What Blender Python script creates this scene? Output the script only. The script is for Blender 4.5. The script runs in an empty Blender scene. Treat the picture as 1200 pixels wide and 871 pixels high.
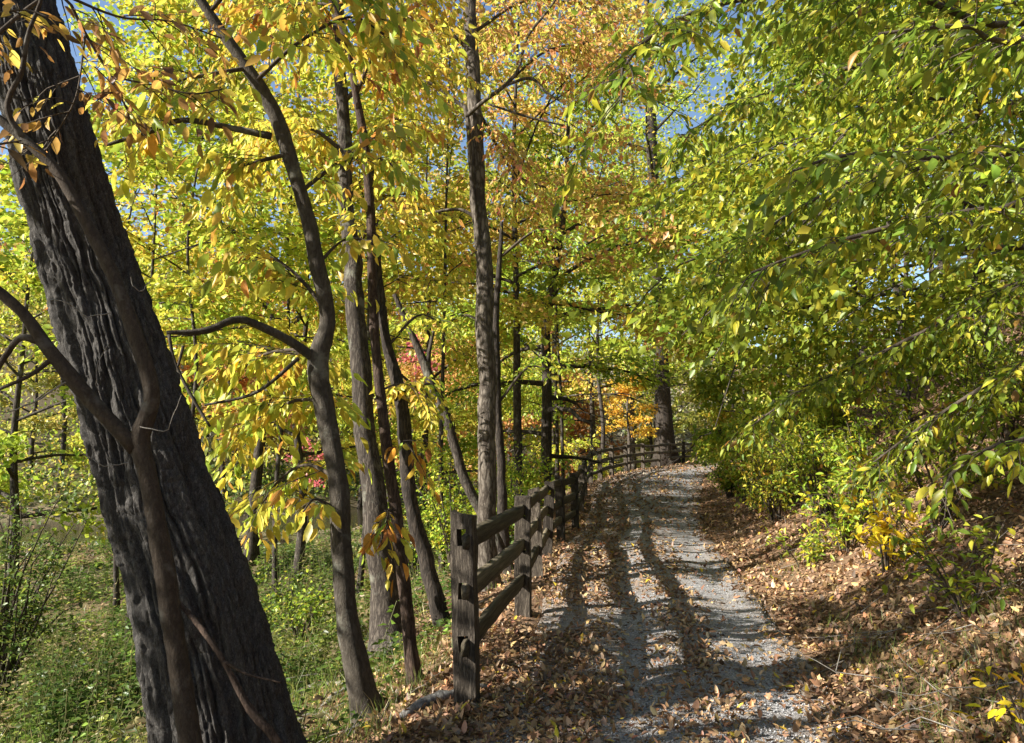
import bpy, math, random
import numpy as np
from mathutils import Vector, Matrix

# ------------------------------------------------------------------ camera, sky, sun, exposure
SC = bpy.context.scene
COL = SC.collection
F, HOR, CAMZ = 880.0, 530.0, 1.6
PITCH = math.atan((HOR - 435.5) / F)
cam_d = bpy.data.cameras.new('camera'); cam = bpy.data.objects.new('camera', cam_d); COL.objects.link(cam)
cam_d.sensor_width = 36.0; cam_d.lens = F * 36.0 / 1200.0; cam_d.clip_start = 0.05; cam_d.clip_end = 2000
cam.location = (0, 0, CAMZ); cam.rotation_euler = (math.pi / 2 + PITCH, 0, 0)
SC.camera = cam

SUN_EL, SUN_AZ = math.radians(29), math.radians(20)      # shadows fall towards +X and a little towards +Y
S = Vector((-math.cos(SUN_EL) * math.cos(SUN_AZ), -math.cos(SUN_EL) * math.sin(SUN_AZ), math.sin(SUN_EL)))
world = bpy.data.worlds.new('World'); SC.world = world; world.use_nodes = True
wn = world.node_tree.nodes; wl = world.node_tree.links
sky = wn.new('ShaderNodeTexSky'); sky.sky_type = 'NISHITA'; sky.sun_disc = False
sky.sun_elevation = SUN_EL; sky.sun_rotation = math.atan2(S.x, S.y)
sky.air_density = 1.0; sky.dust_density = 0.6; sky.ozone_density = 1.5
wn['Background'].inputs['Strength'].default_value = 0.075
wl.new(sky.outputs[0], wn['Background'].inputs['Color'])
sun_d = bpy.data.lights.new('sun', 'SUN'); sun_d.energy = 5.0; sun_d.angle = math.radians(0.5); sun_d.color = (1.0, 0.95, 0.86)
sun = bpy.data.objects.new('sun', sun_d); COL.objects.link(sun); sun.location = (-30, -8, 30)
sun.rotation_euler = (-S).to_track_quat('-Z', 'Y').to_euler()
SC.view_settings.view_transform = 'Standard'; SC.view_settings.look = 'None'
SC.view_settings.exposure = 1.5; SC.view_settings.gamma = 1.0; SC.view_settings.use_curve_mapping = False
SC.render.engine = 'CYCLES'
cy = SC.cycles
cy.max_bounces = 8; cy.diffuse_bounces = 6; cy.glossy_bounces = 2; cy.transmission_bounces = 5; cy.transparent_max_bounces = 4
cy.caustics_reflective = False; cy.caustics_refractive = False
cy.use_denoising = True; cy.sample_clamp_indirect = 6.0
try: cy.denoiser = 'OPENIMAGEDENOISE'
except Exception: pass

# ------------------------------------------------------------------ helpers
RNG = np.random.default_rng(11)
UP = np.array([0., 0., 1.])
cp, sp = math.cos(PITCH), math.sin(PITCH)

def at(px, py, Y):
    "a photo pixel at the depth Y (metres ahead)"
    u = (px - 600.0) / F; v = (435.5 - py) / F
    r = np.array([u, cp - v * sp, sp + v * cp]); k = Y / r[1]
    return np.array([r[0] * k, Y, CAMZ + r[2] * k])

def project(P):
    d = P - np.array([0, 0, CAMZ])
    z = d[:, 1] * cp + d[:, 2] * sp
    yv = -d[:, 1] * sp + d[:, 2] * cp
    zz = np.where(z < 0.05, 0.05, z)
    return 600 + F * d[:, 0] / zz, 435.5 - F * yv / zz, z

def nrm(v): 
    return v / np.maximum(np.linalg.norm(v, axis=-1, keepdims=True), 1e-9)

def vnoise(x, y, seed=0):
    x = np.asarray(x, float); y = np.asarray(y, float)
    xi = np.floor(x).astype(np.int64); yi = np.floor(y).astype(np.int64); fx = x - xi; fy = y - yi
    fx = fx * fx * (3 - 2 * fx); fy = fy * fy * (3 - 2 * fy)
    def h(a, b):
        n = (a * 374761393 + b * 668265263 + seed * 974634777) & 0x7fffffff
        n = ((n ^ (n >> 13)) * 1274126177) & 0x7fffffff
        return ((n ^ (n >> 16)) & 0xffff) / 65535.0
    return (h(xi, yi) * (1 - fx) + h(xi + 1, yi) * fx) * (1 - fy) + (h(xi, yi + 1) * (1 - fx) + h(xi + 1, yi + 1) * fx) * fy

def fbm(x, y, seed=0, o=3):
    s = 0; a = 0.5; t = 0
    for k in range(o):
        s = s + a * vnoise(x * 2 ** k, y * 2 ** k, seed + k * 17); t += a; a *= 0.5
    return s / t

DENS, LSC = 1.5, 1.31      # leaves per tree and leaf size against the first estimate
class MB:
    "collects polygons; build() links them as one mesh object"
    def __init__(s): s.v = []; s.f = {}; s.c = []; s.n = 0
    def add(s, v, f, c=None):
        v = np.asarray(v, float).reshape(-1, 3); f = np.asarray(f, np.int64)
        s.f.setdefault(f.shape[1], []).append(f + s.n)
        s.v.append(v); s.n += len(v)
        if c is not None:
            c = np.asarray(c, float)
            s.c.append(np.broadcast_to(c, (len(v), 3)))
    def mesh(s, name, mat, origin=(0, 0, 0), smooth=False):
        v = np.concatenate(s.v) - np.asarray(origin, float)
        me = bpy.data.meshes.new(name)
        me.vertices.add(len(v)); me.vertices.foreach_set('co', v.astype(np.float32).ravel())
        lv = []; ls = []; start = 0
        for k, fs in s.f.items():
            f = np.concatenate(fs); lv.append(f.ravel()); ls.append(start + np.arange(len(f)) * k); start += f.size
        lv = np.concatenate(lv).astype(np.int32); ls = np.concatenate(ls).astype(np.int32)
        me.loops.add(len(lv)); me.loops.foreach_set('vertex_index', lv)
        me.polygons.add(len(ls)); me.polygons.foreach_set('loop_start', ls)
        if smooth: me.polygons.foreach_set('use_smooth', np.ones(len(ls), bool))
        if s.c:
            a = me.color_attributes.new('Col', 'FLOAT_COLOR', 'POINT')
            c = np.concatenate(s.c); a.data.foreach_set('color', np.concatenate([c, np.ones((len(c), 1))], 1).astype(np.float32).ravel())
        me.update(calc_edges=True); me.materials.append(mat)
        return me
    def build(s, name, mat, parent=None, smooth=False, kind=None):
        org = np.array(parent.location) if parent is not None else (0, 0, 0)
        if parent is not None and parent.parent is not None: org = org + np.array(parent.parent.location)
        o = bpy.data.objects.new(name, s.mesh(name, mat, org, smooth)); COL.objects.link(o)
        if parent is not None: o.parent = parent
        if kind: o['kind'] = kind
        return o

def tag(o, label, cat=None, group=None, kind=None):
    o['label'] = label
    if cat: o['category'] = cat
    if group: o['group'] = group
    if kind: o['kind'] = kind
    return o

def thing(name, label, cat, loc, group=None):
    o = bpy.data.objects.new(name, None); COL.objects.link(o); o.location = [float(a) for a in loc]; o.empty_display_size = 0.2
    return tag(o, label, cat, group)

def spline(pts, n):
    "Catmull-Rom through pts (k, m), resampled to n"
    P = np.asarray(pts, float); k = len(P)
    if k == 2:
        t = np.linspace(0, 1, n)[:, None]; return P[0] * (1 - t) + P[1] * t
    E = np.vstack([2 * P[0] - P[1], P, 2 * P[-1] - P[-2]])
    seg = np.r_[0, np.cumsum(np.linalg.norm(np.diff(P[:, :3], axis=0), axis=1))]
    u = np.interp(np.linspace(0, seg[-1], n), seg, np.arange(k)); i = np.minimum(u.astype(int), k - 2); f = (u - i)[:, None]
    a, b, c, d = E[i], E[i + 1], E[i + 2], E[i + 3]
    return 0.5 * (2 * b + (c - a) * f + (2 * a - 5 * b + 4 * c - d) * f ** 2 + (3 * b - a - 3 * c + d) * f ** 3)

def frames(P):
    T = np.gradient(P, axis=-2); T = nrm(T)
    mean = nrm(P[..., -1:, :] - P[..., :1, :])
    ref = np.where(np.abs(mean[..., 2:3]) > 0.8, np.array([0.0, 1.0, 0.0]), UP)
    u = nrm(np.cross(T, np.broadcast_to(ref, T.shape))); w = np.cross(T, u)
    return T, u, w

def tubes(mb, P, R, sides, rough=0.0, rng=RNG, cap=True, col=None):
    "P (m,n,3), R (m,n): m tubes of n rings into mb"
    P = np.asarray(P, float); R = np.asarray(R, float)
    if P.ndim == 2: P = P[None]; R = R[None]
    m, n, _ = P.shape
    T, u, w = frames(P)
    a = np.linspace(0, 2 * np.pi, sides, endpoint=False)
    rr = R[..., None] * np.ones(sides)
    if rough: rr = rr * (1 + rough * (rng.random(rr.shape) - 0.5))
    V = P[:, :, None, :] + rr[..., None] * (np.cos(a)[:, None] * u[:, :, None, :] + np.sin(a)[:, None] * w[:, :, None, :])
    idx = np.arange(m * n * sides).reshape(m, n, sides)
    nx = np.roll(idx, -1, axis=2)
    q = np.stack([idx[:, :-1], nx[:, :-1], nx[:, 1:], idx[:, 1:]], -1).reshape(-1, 4)
    mb.add(V.reshape(-1, 3), q, col)
    if cap and sides > 3:
        e = np.concatenate([idx[:, -1, :], idx[:, 0, ::-1]])
        mb.f.setdefault(sides, []).append(e + mb.n - m * n * sides)

# leaf templates: along +X (length 1), normal +Z
def leaf_fine(fold=0.12, curl=0.18, w=0.27, tw=0.0):
    t = np.array([0, .12, .40, .72, 1.0]); hw = np.array([0, .62, 1.0, .66, 0]) * w
    v = []; z = lambda s: -curl * s * s
    for i in range(5): v.append([t[i], 0, z(t[i])])
    for sgn in (1, -1):
        for i in (1, 2, 3): v.append([t[i] + .03, sgn * hw[i], z(t[i]) + fold * hw[i] / w + sgn * tw * t[i]])
    f3 = [[0, 1, 5], [3, 4, 7], [1, 0, 8], [4, 3, 10]]
    f4 = [[1, 2, 6, 5], [2, 3, 7, 6], [2, 1, 8, 9], [3, 2, 9, 10]]
    return np.array(v), [np.array(f3), np.array(f4)]
def leaf_mid(fold=0.1, curl=0.15, w=0.33):
    v = np.array([[0, 0, 0], [.42, w, fold - .03], [1, 0, -curl], [.42, -w, fold - .03]])
    return v, [np.array([[0, 2, 1], [0, 3, 2]])]
def leaf_hex(fold=0.08, curl=0.2, w=0.3):
    v = np.array([[0, 0, 0], [.28, w * .9, fold], [.68, w * .7, fold - .06], [1, 0, -curl], [.68, -w * .7, fold - .06], [.28, -w * .9, fold]])
    return v, [np.array([[0, 3, 2, 1], [0, 5, 4, 3]])]
def leaf_lobed(c=.2):
    a = np.array([0, .5, .95, 1.45, 1.9, 2.4, 3.14]); r = np.array([.95, .55, .85, .45, .72, .35, .35]); th = np.r_[a, 6.2832 - a[-2:0:-1]]; rr = np.r_[r, r[-2:0:-1]]
    x = .38 + .6 * rr * np.cos(th); y = .62 * rr * np.sin(th); z = .10 * np.sin(th * 3 + 1) * rr - c * (x - .4) ** 2 + .08 * np.abs(y)
    v = np.vstack([[.4, 0, .02], np.column_stack([x, y, z])]); k = len(th); return v, [np.array([[0, 1 + i, 1 + (i + 1) % k] for i in range(k)])]
FINE = [leaf_fine(.08, .16, .21, .03), leaf_fine(.13, .30, .19, -.05), leaf_fine(.05, .08, .225, .06), leaf_fine(.11, -.12, .20, .02)]

def basis(d, n):
    d = nrm(d); n = n - d * np.sum(n * d, -1, keepdims=True); n = nrm(n); s = np.cross(n, d)
    return np.stack([d, s, n], -1)          # columns

def add_leaves(mb, pos, d, n, size, col, tmpl):
    if len(pos) == 0: return
    v, fs = tmpl; B = basis(d, n) * size[:, None, None]
    V = pos[:, None, :] + np.einsum('mij,kj->mki', B, v)
    k = len(v); off = mb.n
    c = np.repeat(col, k, axis=0)
    base = (np.arange(len(pos)) * k)
    first = True
    for f in fs:
        ff = (base[:, None, None] + f[None]).reshape(-1, f.shape[1])
        if first: mb.add(V.reshape(-1, 3), ff, c); first = False
        else: mb.f.setdefault(f.shape[1], []).append(ff + off)

def pick(pal, n, rng=RNG, jit=0.18):
    "colours from a palette of (weight, r, g, b)"
    P = np.array(pal, float); i = rng.choice(len(P), n, p=P[:, 0] / P[:, 0].sum())
    c = P[i, 1:] * (1 + jit * rng.standard_normal((n, 1))) * (1 + 0.06 * rng.standard_normal((n, 3)))
    return np.clip(c, 0.005, 0.8)

GREEN = [(3.5, .10, .15, .016), (3, .155, .20, .02), (2.6, .24, .27, .028), (.8, .40, .35, .03), (.3, .22, .12, .03)]
LIME = [(4, .22, .30, .03), (3, .31, .36, .04), (2.5, .14, .22, .02), (1.5, .42, .38, .045)]
YELGREEN = [(3, .37, .38, .045), (4, .27, .33, .04), (1.6, .45, .38, .05), (1.4, .17, .24, .025), (.3, .43, .27, .05)]
GOLD = [(4, .46, .38, .05), (2.5, .43, .32, .045), (4, .34, .34, .045), (.8, .41, .23, .05)]
AMBER = [(4, .42, .20, .03), (3, .34, .14, .03), (2, .45, .28, .035), (1.5, .22, .09, .03)]
ORANGE = [(3.5, .46, .25, .09), (2, .42, .19, .085), (4, .45, .33, .075), (3.5, .35, .35, .05), (.2, .42, .13, .08)]
RUST = [(4, .30, .13, .05), (3, .38, .19, .06), (2, .22, .09, .04), (2, .34, .24, .06)]
RED = [(3, .40, .10, .11), (2, .34, .08, .08), (1, .45, .20, .13)]
OLIVE = [(3, .20, .22, .04), (3, .30, .27, .05), (2, .15, .18, .04), (2, .36, .28, .06), (1, .26, .22, .11)]
GREY = [(3, .26, .24, .19), (3, .22, .21, .14), (2, .30, .26, .14), (1, .20, .24, .10)]
LITTER = [(4, .33, .20, .105), (5, .23, .135, .075), (2.6, .43, .29, .165), (2, .16, .095, .055), (1.0, .52, .35, .15), (.6, .36, .17, .08), (.25, .55, .40, .05), (1, .20, .15, .11)]
WEED = [(4, .065, .10, .02), (3, .09, .13, .024), (2, .14, .165, .035), (1.5, .22, .20, .06), (1, .045, .07, .015)]

# ------------------------------------------------------------------ materials
def newmat(name):
    m = bpy.data.materials.new(name); m.use_nodes = True; nt = m.node_tree; nt.nodes.clear()
    out = nt.nodes.new('ShaderNodeOutputMaterial'); return m, nt, out
def N(nt, t, **kw):
    n = nt.nodes.new(t)
    for k, v in kw.items():
        if hasattr(n, k): setattr(n, k, v)
        else: n.inputs[k.replace('_', ' ')].default_value = v
    return n

def leafmat(name, source, trans=0.48, gloss=0.02, bright=1.5):
    m, nt, out = newmat(name)
    if source == 'mesh': c = N(nt, 'ShaderNodeAttribute', attribute_name='Col')
    else: c = N(nt, 'ShaderNodeObjectInfo')
    tc = N(nt, 'ShaderNodeTexCoord'); nz = N(nt, 'ShaderNodeTexNoise', Scale=14.0 if source == 'mesh' else 5.0, Detail=3.0)
    nt.links.new(tc.outputs['Object'], nz.inputs['Vector'])
    mr = N(nt, 'ShaderNodeMapRange'); mr.inputs[3].default_value = .72 * bright; mr.inputs[4].default_value = 1.28 * bright
    nt.links.new(nz.outputs[0], mr.inputs[0])
    mul = N(nt, 'ShaderNodeMix', data_type='RGBA', blend_type='MULTIPLY'); mul.inputs[0].default_value = 1
    nt.links.new(c.outputs['Color'], mul.inputs[6]); nt.links.new(mr.outputs[0], mul.inputs[7])
    df = N(nt, 'ShaderNodeBsdfDiffuse'); tr = N(nt, 'ShaderNodeBsdfTranslucent'); gl = N(nt, 'ShaderNodeBsdfGlossy', Roughness=0.42)
    hs = N(nt, 'ShaderNodeHueSaturation', Saturation=1.0, Value=1.1)
    nt.links.new(mul.outputs[2], df.inputs[0]); nt.links.new(mul.outputs[2], hs.inputs['Color']); nt.links.new(hs.outputs[0], tr.inputs[0])
    gl.inputs[0].default_value = (1, 1, 1, 1)
    m1 = N(nt, 'ShaderNodeMixShader'); m1.inputs[0].default_value = trans
    m2 = N(nt, 'ShaderNodeMixShader'); m2.inputs[0].default_value = gloss
    nt.links.new(df.outputs[0], m1.inputs[1]); nt.links.new(tr.outputs[0], m1.inputs[2])
    nt.links.new(m1.outputs[0], m2.inputs[1]); nt.links.new(gl.outputs[0], m2.inputs[2]); nt.links.new(m2.outputs[0], out.inputs[0])
    return m
M_LEAF = leafmat('leaf_foliage', 'mesh'); M_LEAFO = leafmat('leaf_single', 'object')
M_DRY = leafmat('dry_leaf', 'mesh', .15, .02, 1.0); M_DRYO = leafmat('dry_leaf_single', 'object', .15, .02, 1.0)

def barkmat(name, light, dark, scale=8.0, stretch=.18, bump=.6, moss=None, patch=None, ridge=0.5):
    m, nt, out = newmat(name)
    tc = N(nt, 'ShaderNodeTexCoord'); mp = N(nt, 'ShaderNodeMapping'); mp.inputs['Scale'].default_value = (1, 1, stretch)
    nt.links.new(tc.outputs['Object'], mp.inputs[0])
    n1 = N(nt, 'ShaderNodeTexNoise', Scale=scale * 2.2, Detail=7.0, Roughness=.65); nt.links.new(mp.outputs[0], n1.inputs['Vector'])
    v1 = N(nt, 'ShaderNodeTexVoronoi', Scale=scale * 2.0, feature='DISTANCE_TO_EDGE')
    wv = N(nt, 'ShaderNodeMix', data_type='RGBA', blend_type='LINEAR_LIGHT'); wv.inputs[0].default_value = .05
    nt.links.new(mp.outputs[0], wv.inputs[6]); nt.links.new(n1.outputs[1], wv.inputs[7]); nt.links.new(wv.outputs[2], v1.inputs['Vector'])
    r = N(nt, 'ShaderNodeValToRGB'); r.color_ramp.elements[0].position = .0; r.color_ramp.elements[1].position = .28
    nt.links.new(v1.outputs[0], r.inputs[0])
    mx = N(nt, 'ShaderNodeMix', data_type='FLOAT'); mx.inputs[0].default_value = 1 - ridge
    nt.links.new(r.outputs[0], mx.inputs[2]); nt.links.new(n1.outputs[0], mx.inputs[3])
    cr = N(nt, 'ShaderNodeValToRGB'); cr.color_ramp.elements[0].position = .25; cr.color_ramp.elements[1].position = .8
    cr.color_ramp.elements[0].color = (*dark, 1); cr.color_ramp.elements[1].color = (*light, 1)
    nt.links.new(mx.outputs[0], cr.inputs[0]); colr = cr.outputs[0]
    for pc, sc_, lo in ((moss, 1.3, .55), (patch, 3.0, .56)):
        if pc is None: continue
        n2 = N(nt, 'ShaderNodeTexNoise', Scale=sc_, Detail=5.0, Roughness=.7); nt.links.new(tc.outputs['Object'], n2.inputs['Vector'])
        r2 = N(nt, 'ShaderNodeValToRGB'); r2.color_ramp.elements[0].position = lo; r2.color_ramp.elements[1].position = lo + .1
        nt.links.new(n2.outputs[0], r2.inputs[0])
        mm = N(nt, 'ShaderNodeMix', data_type='RGBA'); nt.links.new(r2.outputs[0], mm.inputs[0]); nt.links.new(colr, mm.inputs[6]); mm.inputs[7].default_value = (*pc, 1)
        colr = mm.outputs[2]
    b = N(nt, 'ShaderNodeBsdfPrincipled', Roughness=.9); b.inputs['Specular IOR Level'].default_value = .2
    bp = N(nt, 'ShaderNodeBump', Strength=bump, Distance=.012); nt.links.new(mx.outputs[0], bp.inputs['Height'])
    nt.links.new(colr, b.inputs['Base Color']); nt.links.new(bp.outputs[0], b.inputs['Normal']); nt.links.new(b.outputs[0], out.inputs[0])
    return m
M_BIG = barkmat('furrowed_bark', (.145, .134, .124), (.022, .020, .018), 26, .4, .8, ridge=.3)
M_BARK = barkmat('grey_brown_bark', (.10, .083, .066), (.028, .022, .018), 12, .2, .8, patch=(.15, .145, .115))
M_DARKB = barkmat('dark_bark', (.075, .06, .048), (.022, .018, .015), 12, .2, .8)
M_SMOOTH = barkmat('smooth_grey_bark', (.11, .095, .075), (.035, .028, .022), 14, .4, .9, patch=(.16, .155, .125), ridge=.2)
M_SAP = barkmat('sapling_bark', (.085, .066, .05), (.030, .022, .016), 16, .5, .7, patch=(.11, .10, .085), ridge=.2)
M_VINE = barkmat('reddish_stem_bark', (.105, .072, .054), (.036, .024, .018), 14, .25, .7)
M_PALE = barkmat('pale_scaly_bark', (.17, .145, .118), (.042, .033, .025), 8, .3, .7, patch=(.05, .038, .03))
M_TWIG = barkmat('dark_twig_bark', (.11, .085, .065), (.05, .04, .03), 20, .3, .2)
M_DEAD = barkmat('dead_twig', (.30, .28, .25), (.16, .14, .12), 20, .3, .2)
M_POST = barkmat('weathered_post_wood', (.17, .14, .108), (.038, .030, .023), 20, .10, 1.0, moss=None, ridge=.45)
M_LOG = barkmat('grey_log_wood', (.30, .29, .27), (.12, .11, .10), 10, .3, .6)

def railmat():
    m, nt, out = newmat('weathered_rail_wood')
    tc = N(nt, 'ShaderNodeTexCoord'); mp = N(nt, 'ShaderNodeMapping'); mp.inputs['Scale'].default_value = (14, 14, 2.0)
    nt.links.new(tc.outputs['Object'], mp.inputs[0])
    n1 = N(nt, 'ShaderNodeTexNoise', Scale=3.0, Detail=6.0, Roughness=.6); nt.links.new(mp.outputs[0], n1.inputs['Vector'])
    cr = N(nt, 'ShaderNodeValToRGB'); cr.color_ramp.elements[0].position = .3; cr.color_ramp.elements[1].position = .72
    cr.color_ramp.elements[0].color = (.03, .025, .017, 1); cr.color_ramp.elements[1].color = (.17, .14, .09, 1)
    nt.links.new(n1.outputs[0], cr.inputs[0])
    b = N(nt, 'ShaderNodeBsdfPrincipled', Roughness=.85); b.inputs['Specular IOR Level'].default_value = .2
    bp = N(nt, 'ShaderNodeBump', Strength=.7, Distance=.01); nt.links.new(n1.outputs[0], bp.inputs['Height'])
    nt.links.new(cr.outputs[0], b.inputs['Base Color']); nt.links.new(bp.outputs[0], b.inputs['Normal']); nt.links.new(b.outputs[0], out.inputs[0])
    return m
M_RAIL = railmat()

def vary(m, lo, hi):
    nt = m.node_tree; b = [n for n in nt.nodes if n.type == 'BSDF_PRINCIPLED'][0]; l = b.inputs['Base Color'].links[0]; src = l.from_socket
    oi = N(nt, 'ShaderNodeObjectInfo'); mr = N(nt, 'ShaderNodeMapRange'); mr.inputs[3].default_value = lo; mr.inputs[4].default_value = hi; nt.links.new(oi.outputs['Random'], mr.inputs[0])
    mx = N(nt, 'ShaderNodeMix', data_type='RGBA', blend_type='MULTIPLY'); mx.inputs[0].default_value = 1; nt.links.new(src, mx.inputs[6]); nt.links.new(mr.outputs[0], mx.inputs[7]); nt.links.new(mx.outputs[2], b.inputs['Base Color'])
vary(M_POST, .5, 1.25); vary(M_RAIL, .5, 1.25)

def soilmat():
    m, nt, out = newmat('forest_soil'); tc = N(nt, 'ShaderNodeTexCoord')
    n1 = N(nt, 'ShaderNodeTexNoise', Scale=9.0, Detail=8.0, Roughness=.7); nt.links.new(tc.outputs['Object'], n1.inputs['Vector'])
    v = N(nt, 'ShaderNodeTexVoronoi', Scale=16.0); nt.links.new(tc.outputs['Object'], v.inputs['Vector'])
    a = N(nt, 'ShaderNodeAttribute', attribute_name='Col')
    cr = N(nt, 'ShaderNodeValToRGB'); cr.color_ramp.elements[0].position = .3; cr.color_ramp.elements[1].position = .75
    cr.color_ramp.elements[0].color = (.35, .35, .35, 1); cr.color_ramp.elements[1].color = (1.3, 1.3, 1.3, 1)
    nt.links.new(n1.outputs[0], cr.inputs[0])
    m1 = N(nt, 'ShaderNodeMix', data_type='RGBA', blend_type='MULTIPLY'); m1.inputs[0].default_value = 1
    nt.links.new(a.outputs['Color'], m1.inputs[6]); nt.links.new(cr.outputs[0], m1.inputs[7])
    sv = N(nt, 'ShaderNodeMapRange'); sv.inputs[3].default_value = .6; sv.inputs[4].default_value = 1.4
    nt.links.new(v.outputs['Color'], sv.inputs[0])
    m2 = N(nt, 'ShaderNodeMix', data_type='RGBA', blend_type='MULTIPLY'); m2.inputs[0].default_value = .8
    nt.links.new(m1.outputs[2], m2.inputs[6]); nt.links.new(sv.outputs[0], m2.inputs[7])
    b = N(nt, 'ShaderNodeBsdfPrincipled', Roughness=.95); b.inputs['Specular IOR Level'].default_value = .15
    bp = N(nt, 'ShaderNodeBump', Strength=.8, Distance=.03); nt.links.new(n1.outputs[0], bp.inputs['Height'])
    nt.links.new(m2.outputs[2], b.inputs['Base Color']); nt.links.new(bp.outputs[0], b.inputs['Normal']); nt.links.new(b.outputs[0], out.inputs[0])
    return m
M_SOIL = soilmat()

def gravelmat():
    m, nt, out = newmat('crushed_gravel'); tc = N(nt, 'ShaderNodeTexCoord')
    v = N(nt, 'ShaderNodeTexVoronoi', Scale=80.0); nt.links.new(tc.outputs['Object'], v.inputs['Vector'])
    v2 = N(nt, 'ShaderNodeTexVoronoi', Scale=170.0); nt.links.new(tc.outputs['Object'], v2.inputs['Vector'])
    n1 = N(nt, 'ShaderNodeTexNoise', Scale=1.6, Detail=6.0, Roughness=.65); nt.links.new(tc.outputs['Object'], n1.inputs['Vector'])
    cr = N(nt, 'ShaderNodeValToRGB'); e = cr.color_ramp.elements
    e[0].position = .0; e[0].color = (.15, .15, .155, 1); e[1].position = 1; e[1].color = (.50, .50, .51, 1)
    e2 = e.new(.5); e2.color = (.31, .31, .318, 1)
    sp_ = N(nt, 'ShaderNodeSeparateColor'); nt.links.new(v.outputs['Color'], sp_.inputs[0]); nt.links.new(sp_.outputs[0], cr.inputs[0])
    dr = N(nt, 'ShaderNodeValToRGB'); dr.color_ramp.elements[0].position = .4; dr.color_ramp.elements[1].position = .68
    nt.links.new(n1.outputs[0], dr.inputs[0])
    mx = N(nt, 'ShaderNodeMix', data_type='RGBA'); mx.inputs[7].default_value = (.27, .205, .15, 1)
    ml = N(nt, 'ShaderNodeMath', operation='MULTIPLY'); ml.inputs[1].default_value = .7; nt.links.new(dr.outputs[0], ml.inputs[0])
    at_ = N(nt, 'ShaderNodeAttribute', attribute_name='Col'); mxx = N(nt, 'ShaderNodeMath', operation='MAXIMUM'); nt.links.new(ml.outputs[0], mxx.inputs[0])
    n9 = N(nt, 'ShaderNodeTexNoise', Scale=11.0, Detail=5.0, Roughness=.75); nt.links.new(tc.outputs['Object'], n9.inputs['Vector'])
    r9 = N(nt, 'ShaderNodeMapRange'); r9.inputs[1].default_value = .35; r9.inputs[2].default_value = .55; nt.links.new(n9.outputs[0], r9.inputs[0])
    m9 = N(nt, 'ShaderNodeMath', operation='MULTIPLY'); nt.links.new(at_.outputs['Fac'], m9.inputs[0]); nt.links.new(r9.outputs[0], m9.inputs[1]); nt.links.new(m9.outputs[0], mxx.inputs[1])
    nt.links.new(mxx.outputs[0], mx.inputs[0]); nt.links.new(cr.outputs[0], mx.inputs[6])
    b = N(nt, 'ShaderNodeBsdfPrincipled', Roughness=.85); b.inputs['Specular IOR Level'].default_value = .3
    ad = N(nt, 'ShaderNodeMath', operation='ADD'); nt.links.new(v.outputs['Distance'], ad.inputs[0]); nt.links.new(v2.outputs['Distance'], ad.inputs[1])
    bp = N(nt, 'ShaderNodeBump', Strength=.9, Distance=.01); bp.invert = True; nt.links.new(ad.outputs[0], bp.inputs['Height'])
    nt.links.new(mx.outputs[2], b.inputs['Base Color']); nt.links.new(bp.outputs[0], b.inputs['Normal']); nt.links.new(b.outputs[0], out.inputs[0])
    return m
M_GRAVEL = gravelmat()

def stonemat():
    m, nt, out = newmat('gravel_stone'); a = N(nt, 'ShaderNodeAttribute', attribute_name='Col')
    b = N(nt, 'ShaderNodeBsdfPrincipled', Roughness=.8); nt.links.new(a.outputs['Color'], b.inputs['Base Color']); nt.links.new(b.outputs[0], out.inputs[0]); return m
M_STONE = stonemat()

def watermat():
    m, nt, out = newmat('river_water'); tc = N(nt, 'ShaderNodeTexCoord')
    mp = N(nt, 'ShaderNodeMapping'); mp.inputs['Scale'].default_value = (.5, 2.0, 1); nt.links.new(tc.outputs['Object'], mp.inputs[0])
    n1 = N(nt, 'ShaderNodeTexNoise', Scale=2.2, Detail=4.0); nt.links.new(mp.outputs[0], n1.inputs['Vector'])
    b = N(nt, 'ShaderNodeBsdfPrincipled', Roughness=.06); b.inputs['Base Color'].default_value = (.035, .030, .017, 1); b.inputs['IOR'].default_value = 1.33
    bp = N(nt, 'ShaderNodeBump', Strength=.22, Distance=.05); nt.links.new(n1.outputs[0], bp.inputs['Height'])
    nt.links.new(bp.outputs[0], b.inputs['Normal']); nt.links.new(b.outputs[0], out.inputs[0]); return m
M_WATER = watermat()

# ------------------------------------------------------------------ terrain
FENCE = np.array([(5.06, -.29), (7.62, .11), (9.9, .33), (12.0, .55), (14.0, .90), (16.0, 1.33), (19.2, 1.74), (22.6, 2.16),
                  (26.0, 2.70), (27.6, 3.22), (29.3, 3.85), (31.2, 4.70), (33.2, 5.75), (35.6, 6.92), (38.0, 7.95), (41.0, 9.30), (44.0, 10.75)])   # (y, x)
XF_Y = np.r_[-40, 0, FENCE[:, 0], 60, 100, 300]; XF_X = np.r_[-4.5, -1.05, FENCE[:, 1], 24, 66, 260]
XR_Y = np.array([-40, 0, 4, 8.3, 14, 20, 30, 36, 44, 60, 100, 300.]); XR_X = np.array([-2.0, 1.25, 1.95, 2.75, 3.75, 5.0, 7.7, 10.2, 15.0, 29, 72, 268.])
ZP_Y = np.array([-40, 16, 20, 26, 32, 44, 70, 400.]); ZP_Z = np.array([0, 0, .14, .50, .82, 1.05, 1.25, 1.5])
RIV = np.array([(-260, -10), (-80, 24), (-40, 32), (-18, 38.5), (-8, 43), (-2, 53), (4, 72), (20, 98), (60, 122), (160, 150), (400, 180.)])
RIVW = 9.4
def xf(y): return np.interp(y, XF_Y, XF_X)
def xr(y): return np.interp(y, XR_Y, XR_X)
RS = spline(RIV, 90)
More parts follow.
